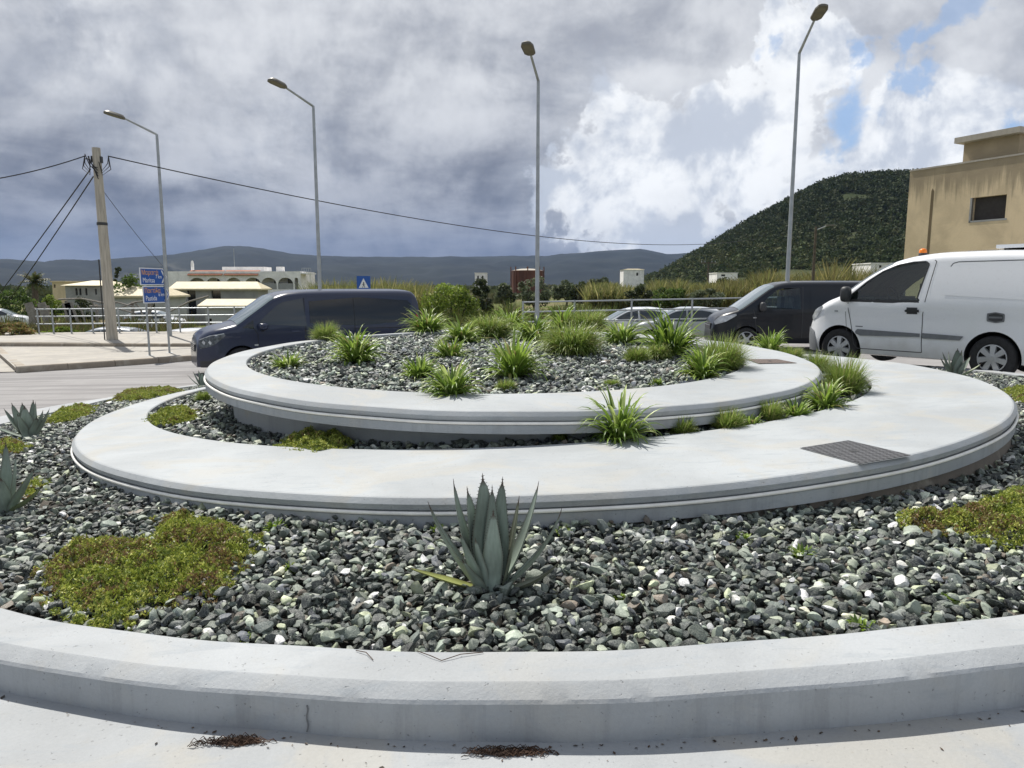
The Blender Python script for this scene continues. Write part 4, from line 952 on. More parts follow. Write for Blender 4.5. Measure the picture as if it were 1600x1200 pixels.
def palm():
    Y = 68; c_ = at(56, 470, Y); gz = T(c_[0], Y); zt = at(CX, 442, Y)[2] - gz; root = empty('palm_tree', (c_[0], Y, gz), 0, 'small palm tree with a shaggy crown left of the grey house', 'palm tree')
    m = MB(); m.tube([(0, 0, 0), (0, 0, zt)], [.28, .24], M['bark'], 8); m.build('trunk', root, 50)
    r = np.random.RandomState(4); V, Fs, C_ = [], [], []; b = 0
    for k_ in range(46):
        a, e = r.uniform(0, 6.28), r.uniform(-.5, 1.3); L_ = r.uniform(1.1, 1.6); p = np.array([0, 0, zt]); d = np.array([math.cos(a) * math.cos(e), math.sin(a) * math.cos(e), math.sin(e)]); side = np.array([-math.sin(a), math.cos(a), 0])
        col = np.array([(.05, .075, .02), (.075, .10, .03), (.10, .10, .04)])[r.randint(3)]
        for i in range(7):
            q = p + d * L_ / 7; wd = .30 * math.sin(math.pi * (i + 1) / 8); 
            for s in (-1, 1):
                V += [p, q, q + side * s * wd - (0, 0, wd * .5)]; Fs.append((b, b + 1, b + 2)); b += 3; C_ += [col * r.uniform(.7, 1.2)] * 3
            p = q; d = d + np.array([0, 0, -.16]); d /= np.linalg.norm(d)
    mesh_np('crown', np.array(V), np.array(Fs), M['tree'], root, np.array(C_))
palm()
# far woodland, hill forest and reed beds: masses nobody could count
def far_wood(name, label, pts, hs, ws, pal, r, per=12, leaf=.34):
    n_ = len(pts); k = np.repeat(np.arange(n_), per); m_ = len(k)
    off = rdir(r, m_) * r.uniform(.35, 1, (m_, 1)); off[:, 2] = off[:, 2] * .5 + .5
    P = pts[k] + off * np.stack([ws[k] * .5, ws[k] * .5, hs[k]], 1) * np.array([1, 1, .9])
    s = ws[k] * leaf; U = rdir(r, m_) * s[:, None]; W_ = np.cross(U, rdir(r, m_)); W_ /= np.linalg.norm(W_, axis=1)[:, None] + 1e-9; W_ *= (s * .7)[:, None]
    tcol = np.array(pal)[r.randint(0, len(pal), n_)] * r.uniform(.7, 1.25, (n_, 1))
    if name == 'hill_forest': lowz = np.clip(1 - pts[:, 2:3] / 34, 0, 1); tcol = tcol * (1 + lowz * np.array((1.0, .85, .55)) * r.uniform(.3, 1.2, (n_, 1)))
    col = tcol[k] * r.uniform(.8, 1.2, (m_, 1))
    V, Fq, C_ = quads(P, U, W_, col); tag(mesh_np(name, V, Fq, M['far'], col=C_), kind='stuff', label=label, cat='woodland')
r = np.random.RandomState(31)
n_ = 15000; a = r.uniform(math.atan(170 / F), math.atan(800 / F), n_); q = r.uniform(240, 600, n_) ; keep = np.array([crest(x) > 1.5 for x in a]); a, q = a[keep], q[keep]
dens = np.array([vn(math.sin(x) * y / 30 + 7, math.cos(x) * y / 30) for x, y in zip(a, q)]); zq = np.array([hill_h(x, y) for x, y in zip(a, q)]); keep = (dens > .36 - .12 * (q - 300) / 200 + .14 * np.clip(1 - zq / 26, 0, 1)) ; a, q = a[keep], q[keep]
pts = np.array([(y * math.sin(x), y * math.cos(x), hill_h(x, y) - .3) for x, y in zip(a, q)]); n_ = len(pts)
far_wood('hill_forest', 'dark pine and scrub wood covering the hill on the right', pts, r.uniform(1.5, 5.5, n_) * np.clip((q - 200) / 180, .5, 1.2), r.uniform(2, 5.5, n_), [(.030, .045, .020), (.036, .052, .022), (.044, .060, .026), (.056, .066, .030)], r, 20, .17)
n_ = 2600; a = r.uniform(-.72, .62, n_); q = 130 * np.exp(r.uniform(0, 1.9, n_)); keep = ~((np.abs(q * np.sin(a) - at(824, 440, 170)[0]) < 7) & (q < 200) & (q > 100)); a, q = a[keep], q[keep]; n_ = len(a)
pts = np.stack([q * np.sin(a), q * np.cos(a), np.full(n_, -2.1)], 1)
keep = ~((pts[:, 1] < 118) & (pts[:, 0] < -28)) & ~((np.abs(pts[:, 0] - 46) < 12) & (pts[:, 1] < 262) & (pts[:, 1] > 100)); pts, q = pts[keep], q[keep]; n_ = len(pts)
far_wood('plain_woodland', 'scattered olive and scrub wood across the distant plain', pts, r.uniform(1.6, 3.6, n_) , r.uniform(3, 7, n_) * np.clip(q / 220, .8, 2.2), [(.06, .08, .035), (.09, .11, .05), (.11, .125, .055), (.14, .135, .065), (.05, .066, .03)], r, 22, .21)
def reeds(name, label, px0, px1, Y0, Y1, hpx, n_, r, pal=((.22, .21, .07), (.18, .195, .065), (.14, .17, .055), (.29, .27, .12))):
    px = r.uniform(px0, px1, n_); Y = r.uniform(Y0, Y1, n_); X = (px - CX) / F * Y; gz = np.array([T(x, y) for x, y in zip(X, Y)])
    top = 1.3 + (447 - hpx(px)) / F * Y0; h = (top - gz) * r.uniform(.72, 1.04, n_) * np.clip([.50 + .80 * vn(p_ / 16 + px0, .5) for p_ in px], .55, 1.08) * (1 + .12 * np.sin(px * .31) * np.sin(px * .07 + 2))
    wd = r.uniform(.025, .07, n_) * Y0 / 60; lean = r.normal(0, .24, (n_, 2)); z = np.zeros(n_); B_ = np.stack([X, Y, gz], 1); ang = r.uniform(0, 3.14, n_)
    S = np.stack([np.cos(ang) * wd, np.sin(ang) * wd, z], 1); Tm = B_ + np.stack([lean[:, 0] * h * .35, lean[:, 1] * h * .35, h * .6], 1); Tp = B_ + np.stack([lean[:, 0] * h, lean[:, 1] * h, h], 1)
    V = np.stack([B_ - S * .5, B_ + S * .5, Tm + S, Tm - S, Tp + S * .15, Tp - S * .15], 1).reshape(-1, 3); i = np.arange(n_) * 6
    Fq = np.concatenate([np.stack([i, i + 1, i + 2, i + 3], 1), np.stack([i + 3, i + 2, i + 4, i + 5], 1)])
    c_ = np.array(pal)[r.randint(0, len(pal), n_)] * r.uniform(.7, 1.3, (n_, 1)); tag(mesh_np(name, V, Fq, M['reed'], col=np.repeat(c_, 6, 0)), kind='stuff', label=label, cat='reeds')
reeds('reed_bed', 'tall yellowish cane thicket behind the navy van', 495, 690, 48, 56, lambda p: np.full(len(p), 436.0), 10000, r)
reeds('reed_bed', 'tall yellow-olive cane thicket across the plain left of the black van', 915, 1110, 72, 84, lambda p: 440 + 0 * p, 10000, r)
reeds('reed_bed', 'green and yellow cane thicket at the foot of the hill behind the black van', 1090, 1425, 66, 86, lambda p: 436 - 22 * np.clip((p - 1090) / 200, 0, 1), 14000, r, ((.17, .17, .055), (.14, .155, .05), (.19, .18, .065), (.25, .22, .09)))
reeds('grass_verge', 'rough dry grass and weeds beyond the left railing', -20, 300, 33, 46, lambda p: np.full(len(p), 503.0), 5000, r, ((.09, .10, .03), (.12, .11, .045), (.06, .085, .02), (.13, .10, .05)))
reeds('grass_verge', 'rough grass and weeds on the field beyond the middle railing', 640, 960, 36, 60, lambda p: np.full(len(p), 484.0), 5000, r, ((.07, .105, .022), (.10, .12, .03), (.12, .11, .04), (.06, .085, .02)))
# pergola of grey posts in the yard on the left
def pergola():
    Y = 44; b = at(40, 505, Y); gz = b[2]; root = empty('pergola', (b[0], Y, gz), 0, 'ramshackle pergola of grey timber posts and bent poles, behind the left railing', 'pergola'); f_ = Y / F
    for px, top in ((46, 482), (70, 481), (74, 478), (103, 470), (108, 478), (150, 476), (206, 472), (232, 474)):
        m = MB(); x = (px - 40) * f_; m.tube([(x, 0, -1.2), (x + .1, .05, (505 - top) * f_)], .09, M['wood'], 7); m.build('post', root)
    for p, q in (((46, 486), (70, 485)), ((98, 468), (165, 473)), ((160, 473), (215, 480)), ((190, 482), (240, 470)), ((215, 490), (145, 478)), ((148, 471), (158, 497)), ((104, 480), (111, 505)), ((126, 478), (136, 504)), ((216, 474), (228, 500)), ((234, 500), (245, 470)), ((270, 486), (330, 463))):
        m = MB(); m.tube([((p[0] - 40) * f_, -.2, (505 - p[1]) * f_), ((p[0] + q[0] - 80) / 2 * f_, -.1, (505 - (p[1] + q[1]) / 2) * f_ + .15), ((q[0] - 40) * f_, -.2, (505 - q[1]) * f_)], .055, M['wood'], 6); m.build('beam', root)
    for px in (60, 80, 118, 122): 
        m = MB(); x = (px - 40) * f_; Mx = Matrix.Translation((x, -.3, 0)) @ Matrix.Rotation(R(-14), 4, 'Y'); m.box(-.25, .25, -.03, .03, 0, 1.3, M['wood'], Mx); m.build('board', root)
pergola()

# ------------------------------------------------------------------ vehicles (local x forward, y left, z up)
def pchip(xs, ys):
    xs, ys = np.array(xs, float), np.array(ys, float); h = np.diff(xs); d = np.diff(ys) / h; m_ = np.zeros(len(xs)); m_[0], m_[-1] = d[0], d[-1]
    for i in range(1, len(xs) - 1):
        if d[i - 1] * d[i] > 0: w1, w2 = 2 * h[i] + h[i - 1], h[i] + 2 * h[i - 1]; m_[i] = (w1 + w2) / (w1 / d[i - 1] + w2 / d[i])
    def f(x):
        x = min(max(x, xs[0]), xs[-1]); i = min(max(int(np.searchsorted(xs, x)) - 1, 0), len(xs) - 2); t = (x - xs[i]) / h[i]
        return ys[i] * (1 + 2 * t) * (1 - t) ** 2 + h[i] * m_[i] * t * (1 - t) ** 2 + ys[i + 1] * t * t * (3 - 2 * t) + h[i] * m_[i + 1] * t * t * (t - 1)
    return f
class Car:
    NZ, NC, NT_ = 12, 7, 5
    def __init__(s, prof, W, zb, belt, Hr, nose=(.9, .34), tail=(.25, .06), tumble=.13, rc=.15, crease=.012):
        s.prof, s.W, s.zb, s.belt, s.Hr, s.nose, s.tail, s.tumble, s.rc, s.crease = prof, W, zb, belt, Hr, nose, tail, tumble, rc, crease
        s.zt = pchip(*zip(*prof)); s.x0, s.x1 = prof[0][0], prof[-1][0]
    def wx(s, x):
        a, k = s.nose; u = max(0, (x - (s.x1 - a)) / a); v = max(0, ((s.x0 + s.tail[0]) - x) / s.tail[0])
        return s.W * (1 - k * u ** 2.6) * (1 - s.tail[1] * v ** 2.2)
    def wide(s, x, z):
        t = 1 - s.tumble * max(0, (z - s.belt) / (s.Hr - s.belt)) ** 1.35 - .05 * max(0, (s.zb + .22 - z) / .22) ** 1.5
        t += s.crease / s.W * math.exp(-((z - s.belt + .10) / .05) ** 2) + .010 * math.exp(-((z - .52) / .16) ** 2)
        return s.wx(x) * t
    def sec(s, x):
        zt = s.zt(x); rc = min(s.rc, (zt - s.zb) * .35); zs = zt - rc; P = []
        P += [(0, s.zb), (s.wide(x, s.zb) * .9, s.zb)]
        for i in range(s.NZ): z = s.zb + .02 + (zs - s.zb - .02) * i / (s.NZ - 1); P.append((s.wide(x, z), z))
        ws = s.wide(x, zs); rw = min(ws * .5, rc * 1.25)
        for i in range(1, s.NC): a = math.pi / 2 * i / (s.NC - 1); P.append((ws - rw + rw * math.cos(a), zs + rc * math.sin(a)))
        yt = ws - rw
        for i in range(1, s.NT_): q = 1 - i / (s.NT_ - 1); P.append((yt * q, zt + .035 * (1 - q * q)))
        return P
    def body(s, name, mat, root, axles, rad, tunnels=(), archd=.42):
        xs = sorted(set(np.round(np.concatenate([np.linspace(s.x0, s.x1, 56), [p[0] for p in s.prof], np.linspace(s.x1 - .3, s.x1, 9), np.linspace(s.x0, s.x0 + .2, 6)]), 4)))
        V, Fs = [], []; first = s.sec(xs[0]); k = len(first); n_ = 2 * k - 2
        for x in xs:
            P = s.sec(x); ring = [(x, y, z) for y, z in P] + [(x, -y, z) for y, z in reversed(P[1:-1])]; V += ring
        for i in range(len(xs) - 1):
            for j in range(n_): Fs.append((i * n_ + j, i * n_ + (j + 1) % n_, (i + 1) * n_ + (j + 1) % n_, (i + 1) * n_ + j))
        Fs += [tuple(range(n_))[::-1], tuple(range((len(xs) - 1) * n_, len(xs) * n_))]
        m = MB(); m.add(V, Fs, mat); o = m.build(name, None)
        cuts = []
        for ax in axles:
            for sgn in (-1, 1):
                m = MB(); m.lathe([(0, s.W - archd), (rad, s.W - archd), (rad, s.W + .3), (0, s.W + .3)], M['dark'], Matrix.Translation((ax, 0, rad * .0 + s.axz)) @ Matrix.Rotation(R(-90 * sgn), 4, 'X'), 36); cuts.append(m.build('cut'))
        for poly in tunnels:
            m = MB(); m.prism(poly, -2, 2, M['cabin'], lambda a, z, y: (a, y, z)); cuts.append(m.build('cut'))
        for c_ in cuts:
            md = o.modifiers.new('b', 'BOOLEAN'); md.operation = 'DIFFERENCE'; md.object = c_; md.solver = 'EXACT'; md.material_mode = 'TRANSFER'
        dg = bpy.context.evaluated_depsgraph_get(); me = bpy.data.meshes.new_from_object(o.evaluated_get(dg))
        for c_ in cuts: bpy.data.objects.remove(c_)
        bpy.data.objects.remove(o); me.polygons.foreach_set('use_smooth', [True] * len(me.polygons)); me.set_sharp_from_angle(angle=R(32)); me.update()
        return link(name, me, root)
    def panel(s, m, poly, mat, side=1, eps=.008, nz=9, nx=7):
        """a patch lying on the body side; poly in (x,z)"""
        poly = list(poly); zs = np.linspace(min(p[1] for p in poly) + 1e-4, max(p[1] for p in poly) - 1e-4, nz); V, Fs = [], []
        for z in zs:
            xs = []
            for (a, b), (c_, d) in zip(poly, poly[1:] + poly[:1]):
                if (b - z) * (d - z) <= 0 and abs(b - d) > 1e-9: xs.append(a + (c_ - a) * (z - b) / (d - b))
            lo, hi = min(xs), max(xs)
            for i in range(nx): x = lo + (hi - lo) * i / (nx - 1); V.append((x, side * (s.wide(x, min(z, s.zt(x) - min(s.rc, (s.zt(x) - s.zb) * .35))) + eps), z))
        for j in range(nz - 1):
            for i in range(nx - 1): q = (j * nx + i, j * nx + i + 1, (j + 1) * nx + i + 1, (j + 1) * nx + i); Fs.append(q if side < 0 else q[::-1])
        m.add(V, Fs, mat)
    def strip(s, m, pts, w_, mat, side=1, eps=.004):
        for (a, b), (c_, d) in zip(pts, pts[1:]):
            L_ = math.hypot(c_ - a, d - b); k = max(1, int(L_ / .12)); nx_, nz_ = -(d - b) / L_ * w_ / 2, (c_ - a) / L_ * w_ / 2
            for i in range(k):
                q = []
                for t in (i / k, (i + 1) / k):
                    x, z = a + (c_ - a) * t, b + (d - b) * t
                    q += [(x + nx_, side * (s.wide(x, z) + eps), z + nz_), (x - nx_, side * (s.wide(x, z) + eps), z - nz_)]
                m.add(q, [(0, 1, 3, 2)], mat)
    def top(s, m, xa, xb, mat, j0=None, eps=.008, n_=9, inset=.0):
        """windscreen style patch on the upper surface between stations"""
        V, Fs = [], []; w_ = None
        for i in range(n_):
            x = xa + (xb - xa) * i / (n_ - 1); P = s.sec(x); P = P[2 + s.NZ + 2:]; ring = P + [(-y, z) for y, z in reversed(P[:-1])]
            sl = (s.zt(x + .02) - s.zt(x - .02)) / .04; nl = math.hypot(1, sl); nxv, nzv = -sl / nl, 1 / nl
            w_ = len(ring); V += [(x + nxv * eps, y * (1 - inset), z + nzv * eps) for y, z in ring]
        for i in range(n_ - 1):
            for j in range(w_ - 1): Fs.append((i * w_ + j, i * w_ + j + 1, (i + 1) * w_ + j + 1, (i + 1) * w_ + j))
        m.add(V, Fs, mat)
def wheel(root, x, y, z, rad, rimr, style, side, wdt=.2):
    Mx = Matrix.Translation((x, y, z)) @ Matrix.Rotation(R(-90 * side), 4, 'X')
    m = MB(); m.lathe([(rimr, -wdt), (rad * .93, -wdt), (rad, -wdt * .85), (rad, -.03), (rad * .965, -.006), (rad * .9, .004), (rimr * 1.06, -.002), (rimr, -.012)], M['tyre'], Mx, 40); wt = m.build('wheel', root, 40)
    m = MB()
    m.lathe([(rimr * 1.01, -.012), (rimr * .99, .004), (rimr * .93, .006), (rimr * .91, -.004)], M['wheelgrey'], Mx, 40)
    k = 7 if style == 'cap' else 5; wi, wo = (.30, .165) if style == 'cap' else (.17, .13)
    for i in range(k):
        a = 2 * math.pi * i / k + .2
        def p(r_, off, h): return Mx @ Vector((r_ * math.cos(a) - off * math.sin(a), r_ * math.sin(a) + off * math.cos(a), h))
        w0, w1 = rimr * .26, rimr * (.20 if style == 'cap' else .13)
        vs = [p(rimr * .2, -w1 * .7, .012), p(rimr * .2, w1 * .7, .012), p(rimr * .94, w1, .0), p(rimr * .94, -w1, .0), p(rimr * .2, -w1, -.03), p(rimr * .2, w1, -.03), p(rimr * .94, w1 * 1.2, -.03), p(rimr * .94, -w1 * 1.2, -.03)]
        m.add(vs, [(0, 1, 2, 3), (0, 3, 7, 4), (1, 5, 6, 2)], M['wheelgrey'])
    m.lathe([(rimr * .36, -.005), (rimr * .34, .014), (rimr * .16, .018), (rimr * .15, .024), (0, .025)], M['wheelgrey'], Mx, 24); m.build('rim', wt, 35)
    m = MB(); m.lathe([(rimr * .95, -.045), (0, -.05)], M['dark'], Mx, 24); m.build('brake_disc', wt)
def mirror(m, s, x, z, side, col, sz=(.11, .10, .15), out=.14):
    y = side * (s.wide(x, z) + out); Mx = Matrix.Translation((x, y, z))
    sp_ = []; bm = bmesh.new(); bmesh.ops.create_icosphere(bm, subdivisions=3, radius=1); vs = []
    for v in bm.verts:
        c_ = v.co; vs.append(Mx @ Vector((math.copysign(abs(c_.x) ** .7, c_.x) * sz[0], math.copysign(abs(c_.y) ** .6, c_.y) * sz[1], math.copysign(abs(c_.z) ** .6, c_.z) * sz[2])))
    m.add(vs, [[q.index for q in f.verts] for f in bm.faces], col); bm.free()
    m.tube([(x, side * (s.wide(x, z - .08) - .02), z - .10), (x, y, z - .06)], .03, M['plastic'], 6)

def van_common(s, root, axles, rad, rimr, style, paint):
    for ax in axles:
        for sd in (1, -1): wheel(root, ax, sd * (s.W - .012), rad, rad, rimr, style, sd)
def arch_lip(s, m, ax, r_, mat, side, w_=.03):
    pts = [(ax + r_ * math.cos(a), s.axz + r_ * math.sin(a)) for a in np.linspace(R(-8), R(188), 18)]; s.strip(m, pts, w_, mat, side, .006)

# navy people carrier
def navy_van(loc, rz):
    prof = [(-2.57, .95), (-2.555, 1.40), (-2.52, 1.68), (-2.46, 1.82), (-2.34, 1.89), (-1.9, 1.91), (-.6, 1.91), (.25, 1.895), (.62, 1.86), (.88, 1.79), (1.2, 1.58), (1.55, 1.33), (1.76, 1.185), (1.95, 1.135), (2.2, 1.075), (2.38, 1.0), (2.50, .90), (2.55, .76), (2.57, .58)]
    s = Car(prof, .955, .25, 1.08, 1.91, (.75, .30), (.3, .07), .145); s.axz = .335
    root = empty('van', loc, rz, 'navy blue people carrier van with black tinted side windows driving left behind the rings', 'van')
    body = s.body('body', M['paint_blue'], root, (1.68, -1.52), .385)
    van_common(s, root, (1.68, -1.52), .335, .225, 'spoke', None)
    fw = [(1.36, 1.13), (1.20, 1.30), (.86, 1.60), (.66, 1.70), (.30, 1.735), (.24, 1.10)]
    qw = [(1.66, 1.09), (1.40, 1.27), (1.40, 1.08)]
    sw = [(.16, 1.10), (.16, 1.735), (-1.0, 1.75), (-2.15, 1.72), (-2.32, 1.62), (-2.22, 1.12), (-1.0, 1.09)]
    for sd in (1, -1):
        m = MB(); s.panel(m, [(a, b) for a, b in fw], M['glass'], sd, .007); m.build('side_window', root, 40)
        m = MB(); s.panel(m, qw, M['glassblk'], sd, .007); m.build('quarter_window', root, 40)
        m = MB(); s.panel(m, sw, M['glassblk'], sd, .007, 9, 14); m.build('rear_side_window', root, 40)
        m = MB(); s.strip(m, [(.27, .42), (.27, 1.75)], .014, M['dark'], sd); s.strip(m, [(-.88, .42), (-.88, 1.74)], .012, M['dark'], sd, .009); s.strip(m, [(1.30, .45), (1.32, .95), (1.42, 1.12)], .013, M['dark'], sd); s.strip(m, [(-.9, 1.02), (-2.4, 1.02)], .012, M['dark'], sd)
        s.strip(m, [(1.3, .42), (-1.1, .42)], .012, M['dark'], sd); m.build('door_gap', root)
        for hx in (.42, .10):
            m = MB(); s.panel(m, [(hx, .985), (hx + .17, .985), (hx + .17, 1.015), (hx, 1.015)], M['paint_blue'], sd, .035, 3, 3); m.build('door_handle', root)
        m = MB(); mirror(m, s, 1.22, 1.13, sd, M['paint_blue'], (.10, .12, .075), .15); m.build('mirror', root, 50)
        m = MB(); s.panel(m, [(2.50, .66), (2.535, .80), (2.42, .90), (2.02, .985), (1.98, .955), (2.25, .72)], M['lensdark'], sd, .008, 9, 9)
        for cx_ in (2.42, 2.30): s.panel(m, [(cx_ - .03, .79), (cx_ + .01, .85), (cx_ + .04, .80), (cx_, .75)], M['lens'], sd, .014, 5, 5)
        s.strip(m, [(2.50, .86), (2.30, .945), (2.02, .99)], .018, M['lens'], sd, .012); m.build('headlight', root)
        m = MB(); s.panel(m, [(1.32, .70), (1.40, .70), (1.40, .735), (1.32, .735)], M['lens'], sd, .008, 3, 3); m.build('side_indicator', root)
        m = MB(); s.panel(m, [(-2.50, .85), (-2.42, .85), (-2.44, 1.35), (-2.50, 1.30)], M['red'], sd, .01, 6, 4); m.build('tail_light', root)
        m = MB(); s.panel(m, [(2.3, .25), (2.5, .25), (2.52, .42), (2.2, .46)], M['plastic'], sd, .006, 4, 5); m.build('bumper_grille', root)
    m = MB(); s.top(m, 1.74, .92, M['screen'], inset=.0); m.build('windscreen', root, 50)
    m = MB(); m.box(2.535, 2.585, -.42, .42, .58, .74, M['plastic'])
    for z in (.62, .66, .70): m.box(2.58, 2.592, -.40, .40, z, z + .012, M['chrome'])
    m.build('grille', root)
    m = MB(); [m.tube([(1.70, y, 1.205), (1.58, y - .5, 1.30)], .012, M['plastic'], 5) for y in (.55, -.05)]; m.build('wiper', root)
    m = MB(); m.add([(-2.575, -.7, 1.05), (-2.575, .7, 1.05), (-2.56, .66, 1.3), (-2.56, -.66, 1.3)], [(0, 1, 2, 3)], M['glassblk']); m.build('rear_window', root)
navy_van((-4.95, 17.25, PL(-4.9, 17.2) - .02), R(180 + 29))

# black panel van
def black_van(loc, rz):
    prof = [(-2.475, .95), (-2.455, 1.4), (-2.41, 1.68), (-2.32, 1.83), (-2.1, 1.895), (-1.0, 1.915), (.2, 1.91), (.62, 1.88), (.9, 1.80), (1.2, 1.60), (1.55, 1.34), (1.8, 1.17), (1.98, 1.11), (2.2, 1.03), (2.34, .94), (2.42, .82), (2.455, .70), (2.475, .58)]
    s = Car(prof, .96, .24, 1.12, 1.91, (.8, .32), (.3, .06), .135); s.axz = .335
    root = empty('van', loc, rz, 'black panel van facing left, partly hidden behind the white van', 'van')
    fw = [(1.28, 1.20), (1.02, 1.52), (.82, 1.68), (.60, 1.74), (.22, 1.75), (.18, 1.17)]
    body = s.body('body', M['paint_black'], root, (1.58, -1.68), .385, [fw]); van_common(s, root, (1.58, -1.68), .335, .225, 'spoke', None)
    for sd in (1, -1):
        m = MB(); s.panel(m, fw, M['clear'], sd, -.012); m.build('side_window', root, 40)
        m = MB(); s.strip(m, [(.13, .4), (.14, 1.78)], .016, M['seam'], sd); m.build('door_gap', root); m = MB(); s.strip(m, [(1.3, .45), (1.38, 1.0), (1.42, 1.16)], .014, M['seam'], sd); m.build('door_gap', root); m = MB(); s.strip(m, [(-1.0, .42), (-1.0, 1.76)], .014, M['seam'], sd); m.build('door_gap', root)
        m = MB(); s.panel(m, [(-.05, 1.18), (-.05, 1.70), (-.9, 1.70), (-.9, 1.18)], M['paint_black'], sd, .012, 5, 5); m.build('side_panel', root, 40)
        m = MB(); mirror(m, s, 1.20, 1.24, sd, M['plastic'], (.08, .10, .13), .13); m.build('mirror', root, 50)
        m = MB(); s.panel(m, [(2.40, .74), (2.43, .83), (2.30, .96), (1.88, 1.05), (1.86, 1.0), (2.15, .82)], M['lens'], sd, .010, 8, 8); m.build('headlight', root)
        m = MB(); s.panel(m, [(1.34, .93), (1.42, .93), (1.42, .96), (1.34, .96)], M['lens'], sd, .008, 3, 3); m.build('side_indicator', root)
        m = MB(); s.panel(m, [(.2, 1.0), (.4, 1.0), (.4, 1.035), (.2, 1.035)], M['paint_black'], sd, .03, 3, 3); m.build('door_handle', root)
        m = MB(); s.panel(m, [(2.28, .26), (2.43, .28), (2.44, .50), (2.2, .52)], M['plastic'], sd, .008, 4, 5); m.build('bumper_grille', root)
    m = MB(); s.top(m, 1.80, .88, M['screen']); m.build('windscreen', root, 50)
    m = MB(); m.box(2.44, 2.49, -.45, .45, .60, .76, M['plastic']); m.box(2.485, 2.495, -.45, .45, .70, .715, M['chrome']); m.build('grille', root)
    for y in (.42, -.42):
        m = MB(); m.box(.30, .44, y - .24, y + .24, 1.18, 1.5, M['plastic']); m.box(.34, .42, y - .11, y + .11, 1.53, 1.69, M['plastic']); m.build('seat', root, None, .02)
black_van((8.1, 20.2, PL(7.5, 20.2)), R(180 - 7))

